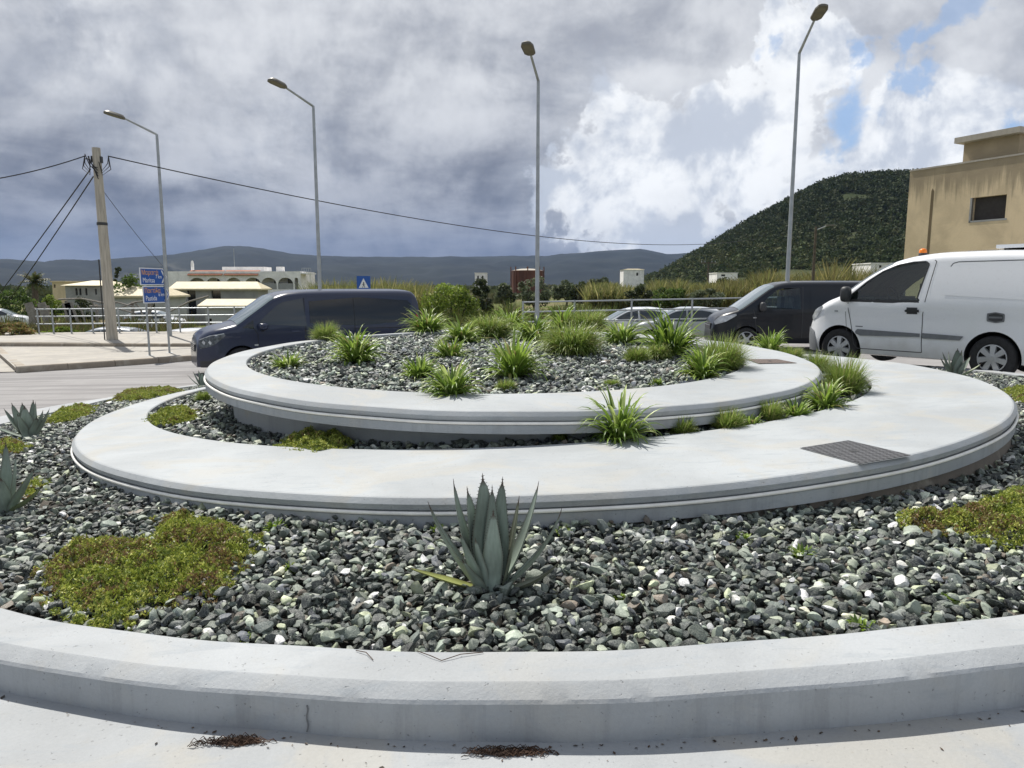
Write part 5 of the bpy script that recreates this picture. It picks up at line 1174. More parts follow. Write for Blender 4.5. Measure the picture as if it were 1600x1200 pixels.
# white compact van
def white_van(loc, rz):
    prof = [(-1.95, .9), (-1.935, 1.35), (-1.895, 1.60), (-1.82, 1.725), (-1.66, 1.79), (-1.0, 1.815), (-.4, 1.81), (.0, 1.775), (.32, 1.70), (.62, 1.555), (.90, 1.365), (1.10, 1.22), (1.24, 1.14), (1.42, 1.085), (1.62, 1.00), (1.76, .90), (1.85, .78), (1.91, .66), (1.95, .50)]
    prof = [(1.24 + (a - 1.24) * .80 if a > 1.24 else a, b) for a, b in prof]
    s = Car(prof, .915, .23, 1.08, 1.81, (.55, .30), (.3, .05), .12, .14, .02); s.axz = .315
    root = empty('van', loc, rz, 'white compact delivery van with orange beacon, grey side mouldings and hubcaps, nearest of the vehicles', 'van')
    fw = [(.97, 1.10), (.94, 1.19), (.72, 1.38), (.48, 1.54), (.25, 1.635), (.02, 1.675), (-.16, 1.68), (-.21, 1.64), (-.10, 1.14), (-.13, 1.10)]
    body = s.body('body', M['paint_white'], root, (1.12, -1.19), .375, [fw]); van_common(s, root, (1.12, -1.19), .315, .196, 'cap', None); root.scale = (1, 1, 1.05)
    for sd in (1, -1):
        m = MB(); s.panel(m, fw, M['clear'], sd, -.012, 12, 8); m.build('side_window', root, 40)
        m = MB(); s.strip(m, fw + [fw[0]], .022, M['plastic'], sd, .003); s.strip(m, [(1.05, 1.09), (.1, 1.075), (-.13, 1.085)], .035, M['plastic'], sd, .005); m.build('window_seal', root)
        m = MB(); s.strip(m, [(1.0, 1.08), (.98, .95), (.90, .62), (.86, .40), (.80, .33), (-.22, .33), (-.20, .90), (-.22, 1.10), (-.31, 1.68), (-.28, 1.70)], .011, M['seam'], sd); s.strip(m, [(1.02, 1.10), (1.03, .9), (.99, .6)], .007, M['seam'], sd); m.build('door_gap', root)
        rp = [(-.42, 1.14), (-.45, 1.20), (-.52, 1.60), (-.60, 1.66), (-1.62, 1.665), (-1.72, 1.60), (-1.70, 1.16), (-1.62, 1.13)]
        m = MB(); s.panel(m, rp, M['paint_white'], sd, -.0 + .004, 10, 10); s.strip(m, rp[:5] + rp[5:] , .012, M['greyplastic'] if False else M['seam'], sd, .002)if False else None; s.strip(m, [(-.52, 1.60), (-.55, 1.645), (-.62, 1.665), (-1.62, 1.67), (-1.72, 1.60)], .014, M['greyplastic'], sd, .006); m.build('blind_panel', root, 30)
        m = MB(); s.panel(m, [(.82, .565), (.84, .60), (.80, .64), (-.19, .625), (-.19, .545), (.74, .54)], M['greyplastic'], sd, .022, 5, 8); m.build('side_moulding', root, 40)
        m = MB(); s.panel(m, [(-.225, .545), (-.225, .625), (-.82, .62), (-.76, .545)], M['greyplastic'], sd, .022, 5, 6); m.build('side_moulding', root, 40)
        m = MB(); s.panel(m, [(-.16, .93), (.05, .93), (.06, .955), (.03, .97), (-.16, .97)], M['plastic'], sd, .035, 4, 6); s.panel(m, [(-.12, .90), (.04, .90), (.04, 1.0), (-.12, 1.0)], M['seam'], sd, .004, 3, 3); m.build('door_handle', root)
        m = MB(); mirror(m, s, 1.0, 1.19, sd, M['plastic'], (.075, .095, .125), .10); m.build('mirror', root, 50)
        m = MB(); s.panel(m, [(1.66, .74), (1.71, .80), (1.60, .94), (1.45, 1.0), (1.43, .97), (1.54, .82)], M['lens'], sd, .009, 8, 8); m.build('headlight', root)
        m = MB(); s.panel(m, [(1.50, .24), (1.62, .60), (1.78, .64), (1.80, .50), (1.79, .24)], M['greyplastic'], sd, .010, 7, 9); m.build('front_bumper', root, 40)
        m = MB(); s.panel(m, [(-1.60, .30), (-1.62, .62), (-1.93, .70), (-1.95, .30)], M['plastic'], sd, .012, 6, 7); m.build('rear_bumper', root, 40)
        m = MB(); s.panel(m, [(1.16, .90), (1.22, .90), (1.22, .93), (1.16, .93)], M['lens'], sd, .008, 3, 3); m.build('side_indicator', root)
        m = MB(); s.panel(m, [(-1.88, 1.05), (-1.80, 1.05), (-1.82, 1.55), (-1.88, 1.5)], M['red'], sd, .01, 6, 4); m.build('tail_light', root)
        m = MB(); s.panel(m, [(.72, .675), (.84, .675), (.84, .69), (.72, .69)], M['greyplastic'], sd, .006, 3, 3); m.build('badge', root)
    m = MB(); c_ = (-1.20, .885); q = [(c_[0] + .115 * math.copysign(abs(math.cos(a)) ** .4, math.cos(a)), c_[1] + .075 * math.copysign(abs(math.sin(a)) ** .4, math.sin(a))) for a in np.linspace(0, 6.283, 25)[:-1]]
    s.panel(m, q, M['greyplastic'], 1, .009, 9, 6); s.panel(m, [(c_[0] + (a - c_[0]) * .8, c_[1] + (b - c_[1]) * .78) for a, b in q], M['seam'], 1, .012, 7, 5); s.panel(m, [(c_[0] - .085, c_[1] - .01), (c_[0] + .085, c_[1] - .01), (c_[0] + .085, c_[1] + .015), (c_[0] - .085, c_[1] + .015)], M['greyplastic'], 1, .015, 3, 4); m.build('fuel_flap', root)
    m = MB(); s.top(m, 1.14, .36, M['screen']); m.build('windscreen', root, 50)
    m = MB(); m.lathe([(.062, 0), (.062, .04), (.055, .05)], M['plastic'], Matrix.Translation((.10, .35, s.zt(.10) + .02)), 18); bc = m.build('beacon', root, 40)
    m = MB(); m.lathe([(.056, .045), (.058, .07), (.052, .10), (.03, .115), (0, .12)], M['amber'], Matrix.Translation((.10, .35, s.zt(.10) + .02)), 18); m.build('beacon_lens', bc, 50)
    m = MB(); m.box(-1.8, -1.0, -.55, .55, 1.85, 1.90, M['paint_white']); [m.box(x, x + .06, -.5, .5, 1.79, 1.85, M['plastic']) for x in (-1.6, -1.15)]; m.build('roof_board', root)
    for y in (.36, -.36):
        m = MB(); m.box(-.12, .02, y - .22, y + .22, 1.10, 1.36, M['plastic']); m.box(-.10, -.02, y - .10, y + .10, 1.40, 1.56, M['plastic']); m.build('seat', root, None, .02)
    m = MB(); Mx = Matrix.Translation((.52, .36, 1.17)) @ Matrix.Rotation(R(-65), 4, 'Y'); m.tube([Mx @ Vector((.16 * math.cos(a), .16 * math.sin(a), 0)) for a in np.linspace(0, 2 * math.pi, 25)], .014, M['plastic'], 6, False); m.box(.62, .9, -.75, .75, 1.10, 1.15, M['plastic']); m.build('steering_wheel', root, 40)
white_van((7.03, 11.89, -.085), R(180 - 52))

# parked cars behind the railings
def hatch(name_label, loc, rz, paint, scale=1.0):
    prof = [(-1.95, .78), (-1.93, 1.0), (-1.85, 1.16), (-1.62, 1.34), (-1.3, 1.44), (-.7, 1.50), (-.1, 1.49), (.25, 1.42), (.6, 1.25), (.95, 1.05), (1.1, .98), (1.45, .93), (1.7, .84), (1.86, .70), (1.92, .55)]
    s = Car(prof, .86, .22, .92, 1.5, (.7, .30), (.5, .12), .22, .12, .01); s.axz = .30
    root = empty('parked_car', loc, rz, name_label, 'car', 'cars parked behind the railings')
    s.body('body', M[paint], root, (1.22, -1.28), .345); van_common(s, root, (1.22, -1.28), .30, .20, 'spoke', None)
    for sd in (1, -1):
        m = MB(); s.panel(m, [(.88, .96), (.62, 1.15), (.28, 1.33), (.0, 1.39), (-.18, 1.40), (-.2, .95)], M['glass'], sd, .008); m.build('side_window', root, 40)
        m = MB(); s.panel(m, [(-.27, .95), (-.25, 1.40), (-.8, 1.40), (-1.25, 1.32), (-1.45, 1.10), (-1.38, .98)], M['glass'], sd, .008); m.build('side_window', root, 40)
        m = MB(); s.panel(m, [(1.80, .62), (1.84, .70), (1.62, .82), (1.42, .84), (1.5, .70)], M['lens'], sd, .008, 6, 6); m.build('headlight', root)
        m = MB(); s.panel(m, [(-1.90, .78), (-1.65, .80), (-1.72, .98), (-1.88, .98)], M['red'], sd, .008, 6, 6); m.build('tail_light', root)
        m = MB(); mirror(m, s, .72, 1.0, sd, M[paint], (.06, .09, .06), .08); m.build('mirror', root, 50)
        m = MB(); s.strip(m, [(-.23, .4), (-.23, 1.40)], .014, M['seam'], sd); s.strip(m, [(.92, .45), (.90, .95)], .012, M['seam'], sd); m.build('door_gap', root)
    m = MB(); s.top(m, 1.0, .24, M['screen']); m.build('windscreen', root, 50)
    m = MB(); s.top(m, -1.84, -1.45, M['glass']); m.build('rear_window', root, 50)
    return root
def lot(px, Y, dz=0): p = at(px, 500, Y); return (p[0], Y, T(p[0], Y) + dz)
hatch('white hatchback parked behind the railing, its roof above the tall leafy clumps', lot(985, 30, .22), R(180), 'paint_white')
hatch('pale silver car parked nose to the black van bonnet', lot(1062, 29.2, .22), R(172), 'paint_silver')
hatch('white car with only its roof showing over the plants right of the round bush', lot(738, 33, -.12), R(8), 'paint_white')
hatch('silver car behind the left railing beside the utility pole', lot(158, 33.5, .12), R(190), 'paint_silver')
hatch('white car behind the railing at the nose of the navy van', lot(316, 33, .1), R(60), 'paint_white')
hatch('white car parked by the pale shed under the direction sign', lot(246, 50, .35), R(10), 'paint_white')
hatch('white car far off at the left picture edge', lot(2, 56, .3), R(20), 'paint_white')

# ------------------------------------------------------------------ planting on the roundabout
STRAP = [(.24, .35, .055), (.30, .42, .08), (.18, .28, .045), (.42, .50, .17), (.12, .20, .035)]
GRASS = [(.23, .32, .065), (.29, .37, .09), (.17, .25, .045), (.38, .40, .15), (.24, .34, .075)]
def blades(r, n_, L_, wd, spread, e_rng, droop, pal, seg=7, r0=.04, tipc=(.34, .30, .12), tipp=.05):
    phi = r.uniform(0, 2 * math.pi, n_); e = R(1) * r.uniform(e_rng[0], e_rng[1], n_); Ls = L_ * r.uniform(.55, 1.08, n_); dr = droop * r.uniform(.5, 1.4, n_)
    rr = r0 * np.sqrt(r.uniform(0, 1, n_)); p0 = phi + r.normal(0, .5, n_)
    P = np.stack([rr * np.cos(p0), rr * np.sin(p0), np.full(n_, -.01)], 1); tw = r.normal(0, .35, n_); V = []
    w_ = wd * r.uniform(.65, 1.2, n_)
    for k in range(seg + 1):
        t = k / seg; prof = (min(1, .55 + t * 1.8)) * (1 - max(0, t - .45) / .55) ** .8 if t < 1 else .02
        az = phi + tw * t; side = np.stack([-np.sin(az), np.cos(az), np.full(n_, .0)], 1)
        fold = np.stack([np.cos(az) * np.sin(e), np.sin(az) * np.sin(e), -np.cos(e)], 1) * -.0
        V += [P - side * (w_ * prof / 2)[:, None], P + np.stack([np.cos(az) * np.sin(e), np.sin(az) * np.sin(e), -np.cos(e)], 1) * (w_ * prof * .22)[:, None], P + side * (w_ * prof / 2)[:, None]]
        d = np.stack([np.cos(az) * np.cos(e) * spread, np.sin(az) * np.cos(e) * spread, np.sin(e)], 1); P = P + d * (Ls / seg)[:, None]; e = e - dr * (.25 + 1.5 * t) / seg
    V = np.stack(V, 1); nv = V.shape[1]; V = V.reshape(-1, 3)
    col = np.array(pal)[r.randint(0, len(pal), n_)] * r.uniform(.8, 1.2, (n_, 1)); C_ = np.repeat(col[:, None, :], nv, 1)
    old = r.rand(n_) < tipp; C_[old, nv // 2:, :] = np.array(tipc) * .8
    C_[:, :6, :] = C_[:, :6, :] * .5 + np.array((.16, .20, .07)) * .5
    C_ = C_.reshape(-1, 3); base = (np.arange(n_) * nv)[:, None, None]; f = []
    for k in range(seg):
        for j in (0, 1): a = k * 3 + j; f.append((a, a + 1, a + 4, a + 3))
    Fq = (base + np.array(f)[None]).reshape(-1, 4); return V, Fq, C_
def clump(name, label, cat, px, py, wpx, hpx, zf, kind, seed, group):
    p = hit(px, py, zf); y = p[1]; S = y / F; wr, h = wpx * S / 2, hpx * S * (.86 if zf is gU else .95); r = np.random.RandomState(100 + seed)
    root = empty(name, p, r.uniform(0, 6), label, cat, group)
    if kind == 'strap':
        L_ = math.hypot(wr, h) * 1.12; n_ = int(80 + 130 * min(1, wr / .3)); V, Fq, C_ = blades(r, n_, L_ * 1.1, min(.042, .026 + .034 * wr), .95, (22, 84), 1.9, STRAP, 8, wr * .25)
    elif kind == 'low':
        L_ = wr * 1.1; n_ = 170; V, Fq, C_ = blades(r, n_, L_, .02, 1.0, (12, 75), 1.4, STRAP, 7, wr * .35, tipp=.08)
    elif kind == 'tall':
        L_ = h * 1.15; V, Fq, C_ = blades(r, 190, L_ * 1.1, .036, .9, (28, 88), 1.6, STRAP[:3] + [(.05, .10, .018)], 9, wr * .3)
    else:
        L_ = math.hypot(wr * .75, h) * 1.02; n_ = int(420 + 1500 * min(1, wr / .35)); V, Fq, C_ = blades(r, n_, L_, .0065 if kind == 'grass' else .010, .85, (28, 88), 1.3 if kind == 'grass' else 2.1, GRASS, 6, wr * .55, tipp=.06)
    k = .02 if kind != 'grass' else 0; V[:, 2] = np.maximum(V[:, 2], -.005 + .01 * np.sin(V[:, 0] * 90))
    q = h / max(.02, np.percentile(V[:, 2], 98)); V[:, 2] *= min(1.5, max(.5, q)); q = wr / max(.02, np.percentile(np.hypot(V[:, 0], V[:, 1]), 90)); V[:, :2] *= min(2.0, max(.5, q))
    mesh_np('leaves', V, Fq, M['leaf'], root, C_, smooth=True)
GA, GG, GW = 'leafy strap-leaved clumps on the roundabout', 'grass tufts on the roundabout', 'weeds on the roundabout'
CL = [
 (510, 534, 46, 33, 'U', 'grass', 'spiky light green grass tuft at the back left of the upper bed'),
 (556, 567, 82, 54, 'U', 'strap', 'strap-leaved clump on the left of the upper bed, right behind the low yellowish one'),
 (548, 548, 50, 34, 'U', 'low', 'low clump half hidden behind the left strap-leaved clump of the upper bed'),
 (450, 573, 58, 22, 'U', 'low', 'low yellowish green clump alone at the far left of the upper bed'),
 (668, 521, 78, 40, 'U', 'strap', 'leafy clump at the back of the upper bed beside the navy van tail light'),
 (704, 557, 60, 32, 'U', 'low', 'small low clump in the middle of the upper bed, left of the tall clump'),
 (655, 588, 62, 34, 'U', 'low', 'loose low clump left behind the front clump of the upper bed'),
 (706, 622, 88, 60, 'U', 'strap', 'bright strap-leaved clump at the front edge of the upper bed'),
 (802, 590, 98, 68, 'U', 'strap', 'large fountain-shaped clump in the centre of the upper bed'),
 (790, 609, 32, 17, 'U', 'grass', 'tiny yellowish tuft at the foot of the central fountain-shaped clump'),
 (892, 554, 96, 50, 'U', 'mop', 'dense dome-shaped bushy clump behind the centre of the upper bed'),
 (722, 536, 66, 36, 'U', 'strap', 'leafy clump in the back row below the bright round bush'),
 (764, 529, 72, 38, 'U', 'mop', 'shaggy pale green clump in the back row left of the middle lamp'),
 (797, 517, 72, 38, 'U', 'strap', 'leafy clump at the very back just left of the middle lamp'),
 (833, 534, 66, 44, 'U', 'strap', 'leafy clump right below the foot of the middle lamp'),
 (878, 517, 66, 40, 'U', 'strap', 'leafy clump at the very back right of the middle lamp'),
 (918, 519, 66, 36, 'U', 'mop', 'shaggy clump at the back behind the dense dome-shaped one'),
 (972, 538, 72, 40, 'U', 'strap', 'arching strap-leaved clump in front of the white parked car'),
 (1046, 556, 94, 76, 'U', 'tall', 'tallest dark green clump with upright broad leaves on the right of the upper bed'),
 (995, 566, 40, 28, 'U', 'grass', 'upright grass tuft left below the tallest clump'),
 (1028, 562, 40, 26, 'U', 'mop', 'soft grassy clump at the foot of the tallest clump'),
 (1128, 579, 82, 60, 'U', 'grass', 'wide feathery grass tuft at the right end of the upper bed'),
 (1096, 592, 70, 54, 'U', 'strap', 'light green strap-leaved clump at the right front edge of the upper bed'),
 (955, 603, 26, 11, 'U', 'grass', 'tiny yellow-green weed alone on the front right of the upper pebbles'),
 (1026, 601, 22, 10, 'U', 'low', 'tiny weed left of the light green clump at the right front edge'),
 (1203, 556, 54, 38, 'H', 'strap', 'strap-leaved clump beyond the right end of the upper ring, against the black van'),
 (1236, 562, 40, 20, 'H', 'grass', 'low grass tuft right of the clump against the black van'),
 (968, 692, 112, 76, 'H', 'strap', 'big sprawling strap-leaved clump in the gap between the rings at front centre'),
 (1066, 680, 42, 30, 'H', 'grass', 'thin grass tuft just right of the big sprawling clump between the rings'),
 (1137, 672, 52, 34, 'H', 'grass', 'grass tuft in the ring gap, second to the right of the big sprawling clump'),
 (1172, 666, 40, 20, 'H', 'low', 'small creeping weed in the ring gap between two grass tufts'),
 (1202, 658, 46, 34, 'H', 'grass', 'grass tuft with thin tall blades in the right part of the ring gap'),
 (1243, 652, 54, 28, 'H', 'low', 'spreading leafy weed in the right part of the ring gap'),
 (1288, 640, 72, 44, 'H', 'strap', 'leafy clump at the right end of the ring gap, against the upper rim'),
 (1318, 618, 74, 62, 'H', 'grass', 'largest yellow-green grass tuft filling the right end of the ring gap'),
 (1276, 582, 48, 32, 'H', 'grass', 'grass tuft behind the right tip of the upper ring'),
 (875, 690, 26, 16, 'H', 'grass', 'sparse thin weed left of the big sprawling clump, below the upper rim'),
 (318, 627, 24, 16, 'H', 'grass', 'small green tuft at the left end of the ring gap'),
]
ZF = dict(U=gU, H=gH, O=gO)
for i, (px, py, wp, hp_, zk, kd, lab) in enumerate(CL):
    clump({'strap': 'leafy_clump', 'tall': 'leafy_clump', 'low': 'leafy_clump', 'grass': 'grass_tuft', 'mop': 'grassy_clump'}[kd], lab, 'grass tuft' if kd == 'grass' else 'plant', px, py, wp, hp_, ZF[zk], kd, i, GG if kd == 'grass' else GA)

# agaves
AG = np.array((.265, .322, .272))
def agave_leaf(m_acc, az, el, L_, wd, curl, r, base=(0, 0), col=AG, teeth=True, thick=.13, chan=.16, side_curl=0.0, broken=None):
    V, Fs, C_ = m_acc; seg, K = 16, 8; b = len(V); p = np.array([base[0], base[1], 0.0]); e = el; tip = np.array((.07, .045, .035)); az0 = az; rows = []
    for k in range(seg + 1):
        t = k / seg
        if broken and t > broken: t_w = broken
        w_ = wd * 1.34 * (.66 + .34 * math.sin(min(1, t / .46) * math.pi / 2)) * (1 - max(0, (t - .42) / .58)) ** .78 if t < .985 else wd * .012
        w_ = max(w_, wd * .012)
        if t > .90: w_ = min(w_, wd * .12 * (1 - t) / .1 + wd * .012)
        d = np.array([math.cos(az) * math.cos(e), math.sin(az) * math.cos(e), math.sin(e)]); s = np.array([-math.sin(az), math.cos(az), 0]); up = np.cross(s, d); up = -up if up[2] < 0 and e < 1.2 else up
        up = np.cross(d, s); inn = -np.array([math.cos(az) * math.sin(e), math.sin(az) * math.sin(e), -math.cos(e)])   # towards the plant axis
        th_ = wd * thick * (1 - t) ** .7 + .0012; ch = w_ * chan
        ring = []
        for j in range(K + 1):            # inner channelled face
            u = -1 + 2 * j / K; ring.append(p + s * u * w_ / 2 + inn * (ch * u * u - ch * .5))
        for j in range(1, K):             # outer convex face
            u = 1 - 2 * j / K; ring.append(p + s * u * w_ / 2 + inn * (ch * u * u - ch * .5 - th_ * (1 - u * u)))
        rows.append((p.copy(), s, w_, inn * ch * .5)); n_ = len(ring)
        for j, q in enumerate(ring):
            V.append(q); edge = 1.0 if j in (0, K) else 0
            band = .90 + .16 * math.sin(t * 8 + az * 3) + .08 * math.sin(j * 2.3 + t * 17 + az)
            c_ = np.array(col) * band * (1.12 - .25 * t) * (1.18 if t < .22 else 1)
            if edge: c_ = c_ * .55 + np.array((.06, .03, .02)) * .45
            if t > .93: c_ = tip
            C_.append(c_)
        p = p + d * L_ / seg; e += curl / seg * (1.6 * t + .2); az += side_curl / seg
    for k in range(seg):
        for j in range(n_): Fs.append((b + k * n_ + j, b + k * n_ + (j + 1) % n_, b + (k + 1) * n_ + (j + 1) % n_, b + (k + 1) * n_ + j))
    Fs.append(tuple([b + j for j in range(4)]))
    if teeth:
        for k in range(2, seg):
            for sg in (-1, 1):
                for f in (0, .5):
                    p0, s, w_, q = rows[k]; p1 = rows[min(k + 1, seg)][0]; c_ = p0 * (1 - f) + p1 * f; ww = w_ * (1 - f) + rows[min(k + 1, seg)][2] * f
                    d = (p1 - p0); ln = np.linalg.norm(d) + 1e-9; d /= ln; bp = c_ + s * sg * ww / 2 * .98 + q; z = .0055 * wd / .08
                    bb = len(V); V += [bp - d * z * .6, bp + d * z * .6, bp + s * sg * z * 1.1 + d * z * .5, bp + q * .02]; C_ += [np.array((.055, .03, .02))] * 4; Fs.append((bb, bb + 1, bb + 2, bb + 2) if False else (bb, bb + 1, bb + 2, bb + 3))
def agave(label, px, py, leaves, seed, scale=1.0, zf=gO):
    p = hit(px, py, zf); root = empty('agave', p + (0, 0, -.012), 0, label, 'agave', 'agaves in the pebble beds'); r = np.random.RandomState(seed)
    for (az, el, L_, wd, curl, *ex) in leaves:
        acc = ([], [], []); kw = ex[0] if ex else {}; bz = kw.pop('b', .035)
        agave_leaf(acc, R(az), R(el), L_ * scale, wd * scale, R(curl), r, (bz * scale * math.cos(R(az)), bz * scale * math.sin(R(az))), **kw)
        V, Fs, C_ = acc; Fs4 = np.array([f for f in Fs if len(f) == 4]); mesh_np('leaf', np.array(V), Fs4, M['agave'], root, np.array(C_), smooth=True).data.set_sharp_from_angle(angle=R(50))
DK = AG * np.array((.8, .72, .62)); YL = np.array((.30, .33, .10)); LT = AG * 1.2
agave('large blue-green agave in the near pebbles, front centre below the lower ring', 768, 916, [
    (-82, 83, .345, .060, 3, dict(col=LT * .95, thick=.12)), (118, 84, .445, .092, 3, {}), (60, 82, .43, .075, 4, {}), (88, 86, .40, .05, 0, {}), (150, 78, .40, .080, 4, {}),
    (166, 70, .445, .062, 16, {}), (8, 77, .375, .066, 6, dict(col=DK)), (16, 64, .445, .060, 18, {}), (-14, 44, .43, .060, 36, dict(b=.03)), (-24, 20, .315, .050, 46, dict(col=DK, b=.03)),
    (188, 55, .415, .078, 18, {}), (206, 68, .27, .078, 4, dict(col=LT)), (196, 22, .33, .046, 4, dict(col=YL, b=.03)), (-130, 76, .24, .045, 2, dict(col=LT)), (225, 52, .2, .06, 10, {})], 1, 1.0)
agave('medium agave at the left edge of the roundabout against the road', 47, 682, [
    (-80, 86, .30, .10, 2, {}), (70, 85, .34, .10, 3, {}), (20, 84, .33, .07, 2, {}), (150, 78, .32, .09, 10, {}), (170, 64, .34, .085, 14, {}), (185, 55, .32, .07, 12, {}), (-5, 62, .28, .06, 14, {}),
    (10, 58, .30, .07, 10, {}), (-30, 62, .22, .06, 6, {}), (200, 24, .34, .05, 26, {}), (40, 70, .25, .06, 6, {}), (-100, 72, .25, .08, 2, {})], 2, 1.02)
agave('agave cut by the left picture edge in the near left pebbles', 4, 797, [
    (-85, 82, .30, .085, 3, {}), (75, 86, .40, .08, 2, {}), (30, 80, .34, .07, 4, {}), (2, 56, .31, .075, 4, {}), (-10, 28, .30, .055, 22, dict(col=AG * np.array((1.25, 1.25, .75)))), (170, 70, .33, .08, 8, {}), (190, 50, .32, .07, 16, {}), (-50, 70, .24, .07, 4, {})], 3, 1.0)
agave('small agave with thin upright leaves by the left tip of the upper ring', 318, 604, [
    (-80, 86, .26, .075, 2, {}), (60, 84, .30, .07, 2, {}), (10, 80, .28, .07, 3, {}), (160, 78, .29, .06, 6, {}), (180, 62, .30, .05, 10, {}), (195, 42, .30, .04, 18, {}), (-10, 66, .25, .06, 8, {})], 4, 1.0)
agave('dark agave beside the lower ring in front of the white van sill', 1493, 588, [
    (-80, 84, .36, .13, 2, dict(col=AG * .8)), (60, 84, .42, .11, 3, dict(col=AG * .8)), (20, 82, .40, .09, 4, dict(col=AG * .8)), (150, 76, .38, .10, 8, dict(col=AG * .8)), (172, 62, .40, .08, 10, dict(col=AG * .8)), (190, 46, .38, .06, 14, dict(col=AG * .8)), (5, 58, .36, .08, 10, {}), (-12, 30, .36, .06, 20, dict(col=AG * np.array((1.2, 1.2, .8)))), (-60, 70, .3, .11, 3, dict(col=AG * .85))], 5, .95)

# creeping succulent mats
SED = [(.30, .35, .055), (.38, .43, .08), (.21, .27, .045), (.50, .51, .13), (.14, .19, .037)]
RUST = [(.24, .15, .07), (.20, .13, .06), (.30, .21, .10), (.20, .17, .06), (.22, .20, .06)]
def mat_patch(label, poly_px, zf, h, seed, dens=5200, rust=.45, sz=.0082):
    r = np.random.RandomState(500 + seed); P = np.array([hit(a, b, zf)[:2] for a, b in poly_px]); lo, hi = P.min(0), P.max(0); area = abs(np.sum(P[:, 0] * np.roll(P[:, 1], -1) - P[:, 1] * np.roll(P[:, 0], -1))) / 2
    n_ = int(dens * (hi - lo).prod()); n_ = min(int(n_ * 1.5), 30000); Q = r.uniform(lo, hi, (n_, 2))
    def inside(Q):
        c_ = np.zeros(len(Q), bool); md = np.full(len(Q), 9.0)
        for a, b in zip(P, np.roll(P, -1, 0)):
            cond = ((a[1] > Q[:, 1]) != (b[1] > Q[:, 1])) & (Q[:, 0] < (b[0] - a[0]) * (Q[:, 1] - a[1]) / (b[1] - a[1] + 1e-12) + a[0]); c_ ^= cond
            t = np.clip(((Q - a) @ (b - a)) / ((b - a) @ (b - a) + 1e-12), 0, 1); md = np.minimum(md, np.linalg.norm(Q - a - t[:, None] * (b - a), axis=1))
        return c_, md
    c_, md = inside(Q); nzv = np.array([vn(x * 16 + seed, y * 16) for x, y in Q]); keep = (c_ & (md > (nzv - .40) * .10)) | (~c_ & (md < .05) & (nzv > .58)); Q, md, nzv, c_ = Q[keep], md[keep], nzv[keep], c_[keep]
    md = np.where(c_, md, 0); hh = h * 1.35 * np.clip(md / .09, .12, 1) ** .6 * (.15 + 1.6 * nzv)
    g = np.array([zf(x, y) for x, y in Q]); cen = P.mean(0); root_p = np.array([cen[0], cen[1], float(zf(*cen))])
    k = 6; n2 = len(Q) * k; idx = np.repeat(np.arange(len(Q)), k); base = np.stack([Q[:, 0], Q[:, 1], g + hh], 1)[idx] + r.normal(0, sz * .6, (n2, 3)); base[:, 2] -= r.uniform(0, .6, n2) ** 2 * hh[idx]
    d = rdir(r, n2); d[:, 2] = np.abs(d[:, 2]) * .9 + .25; U = d * (sz * r.uniform(.6, 1.2, (n2, 1))); W_ = np.cross(U, rdir(r, n2)); W_ /= np.linalg.norm(W_, axis=1)[:, None] + 1e-9; W_ *= sz * .42
    rz = np.array([vn(x * 7 + 31 + seed, y * 7) for x, y in Q]) + .25 * (nzv - .5); isr = (rz > np.quantile(rz, 1 - rust)) if rust else np.zeros(len(Q), bool)
    col = np.array(SED)[r.randint(0, len(SED), len(Q))]; colr = np.array(RUST)[r.randint(0, len(RUST), len(Q))]; col = np.where((isr & (r.rand(len(Q)) < .6))[:, None], colr, col)
    col = col[idx] * r.uniform(.7, 1.3, (n2, 1)); V, Fq, C_ = quads(base, U, W_, col); o = mesh_np('creeping_succulent', V - root_p, Fq, M['sedum'], None, C_); o.location = tuple(root_p)
    tag(o, label, 'ground cover', 'creeping succulent mats among the pebbles')
mat_patch('large green and rusty brown succulent mat spilling onto the near kerb at left', [(62, 905), (95, 870), (130, 852), (180, 850), (235, 858), (240, 835), (255, 812), (290, 808), (330, 822), (395, 835), (400, 868), (370, 895), (365, 930), (320, 945), (260, 945), (225, 965), (190, 985), (145, 992), (135, 972), (90, 950), (70, 930)], gO, .055, 1, 7000, .42)
mat_patch('bright green and rust succulent mat cut by the right picture edge', [(1398, 818), (1440, 808), (1490, 806), (1530, 795), (1560, 780), (1625, 776), (1625, 862), (1570, 862), (1530, 850), (1510, 838), (1450, 838), (1410, 828)], gO, .06, 2, 7000, .36)
mat_patch('yellow-green succulent mat over the inner edge of the lower ring at left', [(229, 662), (245, 650), (270, 642), (300, 645), (312, 655), (290, 664), (262, 668)], gH, .06, 3, 7000, .05)
mat_patch('yellow-green succulent mat in the ring gap below the recessed wall, left of centre', [(436, 700), (448, 688), (490, 684), (530, 686), (556, 694), (535, 705), (500, 714), (460, 708)], gH, .06, 4, 7000, .06)
mat_patch('green succulent mat along the road edge just right of the medium agave', [(70, 664), (85, 648), (120, 640), (148, 636), (140, 650), (110, 660)], gO, .05, 5, 6000, .1)
mat_patch('olive and rusty succulent mat along the road edge left of the small agave', [(172, 628), (190, 616), (225, 611), (268, 609), (285, 613), (250, 622), (210, 628)], gO, .05, 6, 6000, .35)
mat_patch('small green and orange succulent mat at the left picture edge between two agaves', [(-10, 712), (-5, 694), (20, 690), (42, 696), (36, 708), (10, 714)], gO, .05, 7, 6000, .4)
mat_patch('green succulent mat at the right picture edge beside the lower ring', [(1566, 616), (1580, 610), (1625, 606), (1625, 632), (1590, 630)], gO, .05, 8, 6000, .12)
mat_patch('small sparse green mat in the pebbles right of the cut agave', [(30, 778), (40, 760), (62, 744), (66, 760), (48, 782)], gO, .03, 9, 3500, .2)

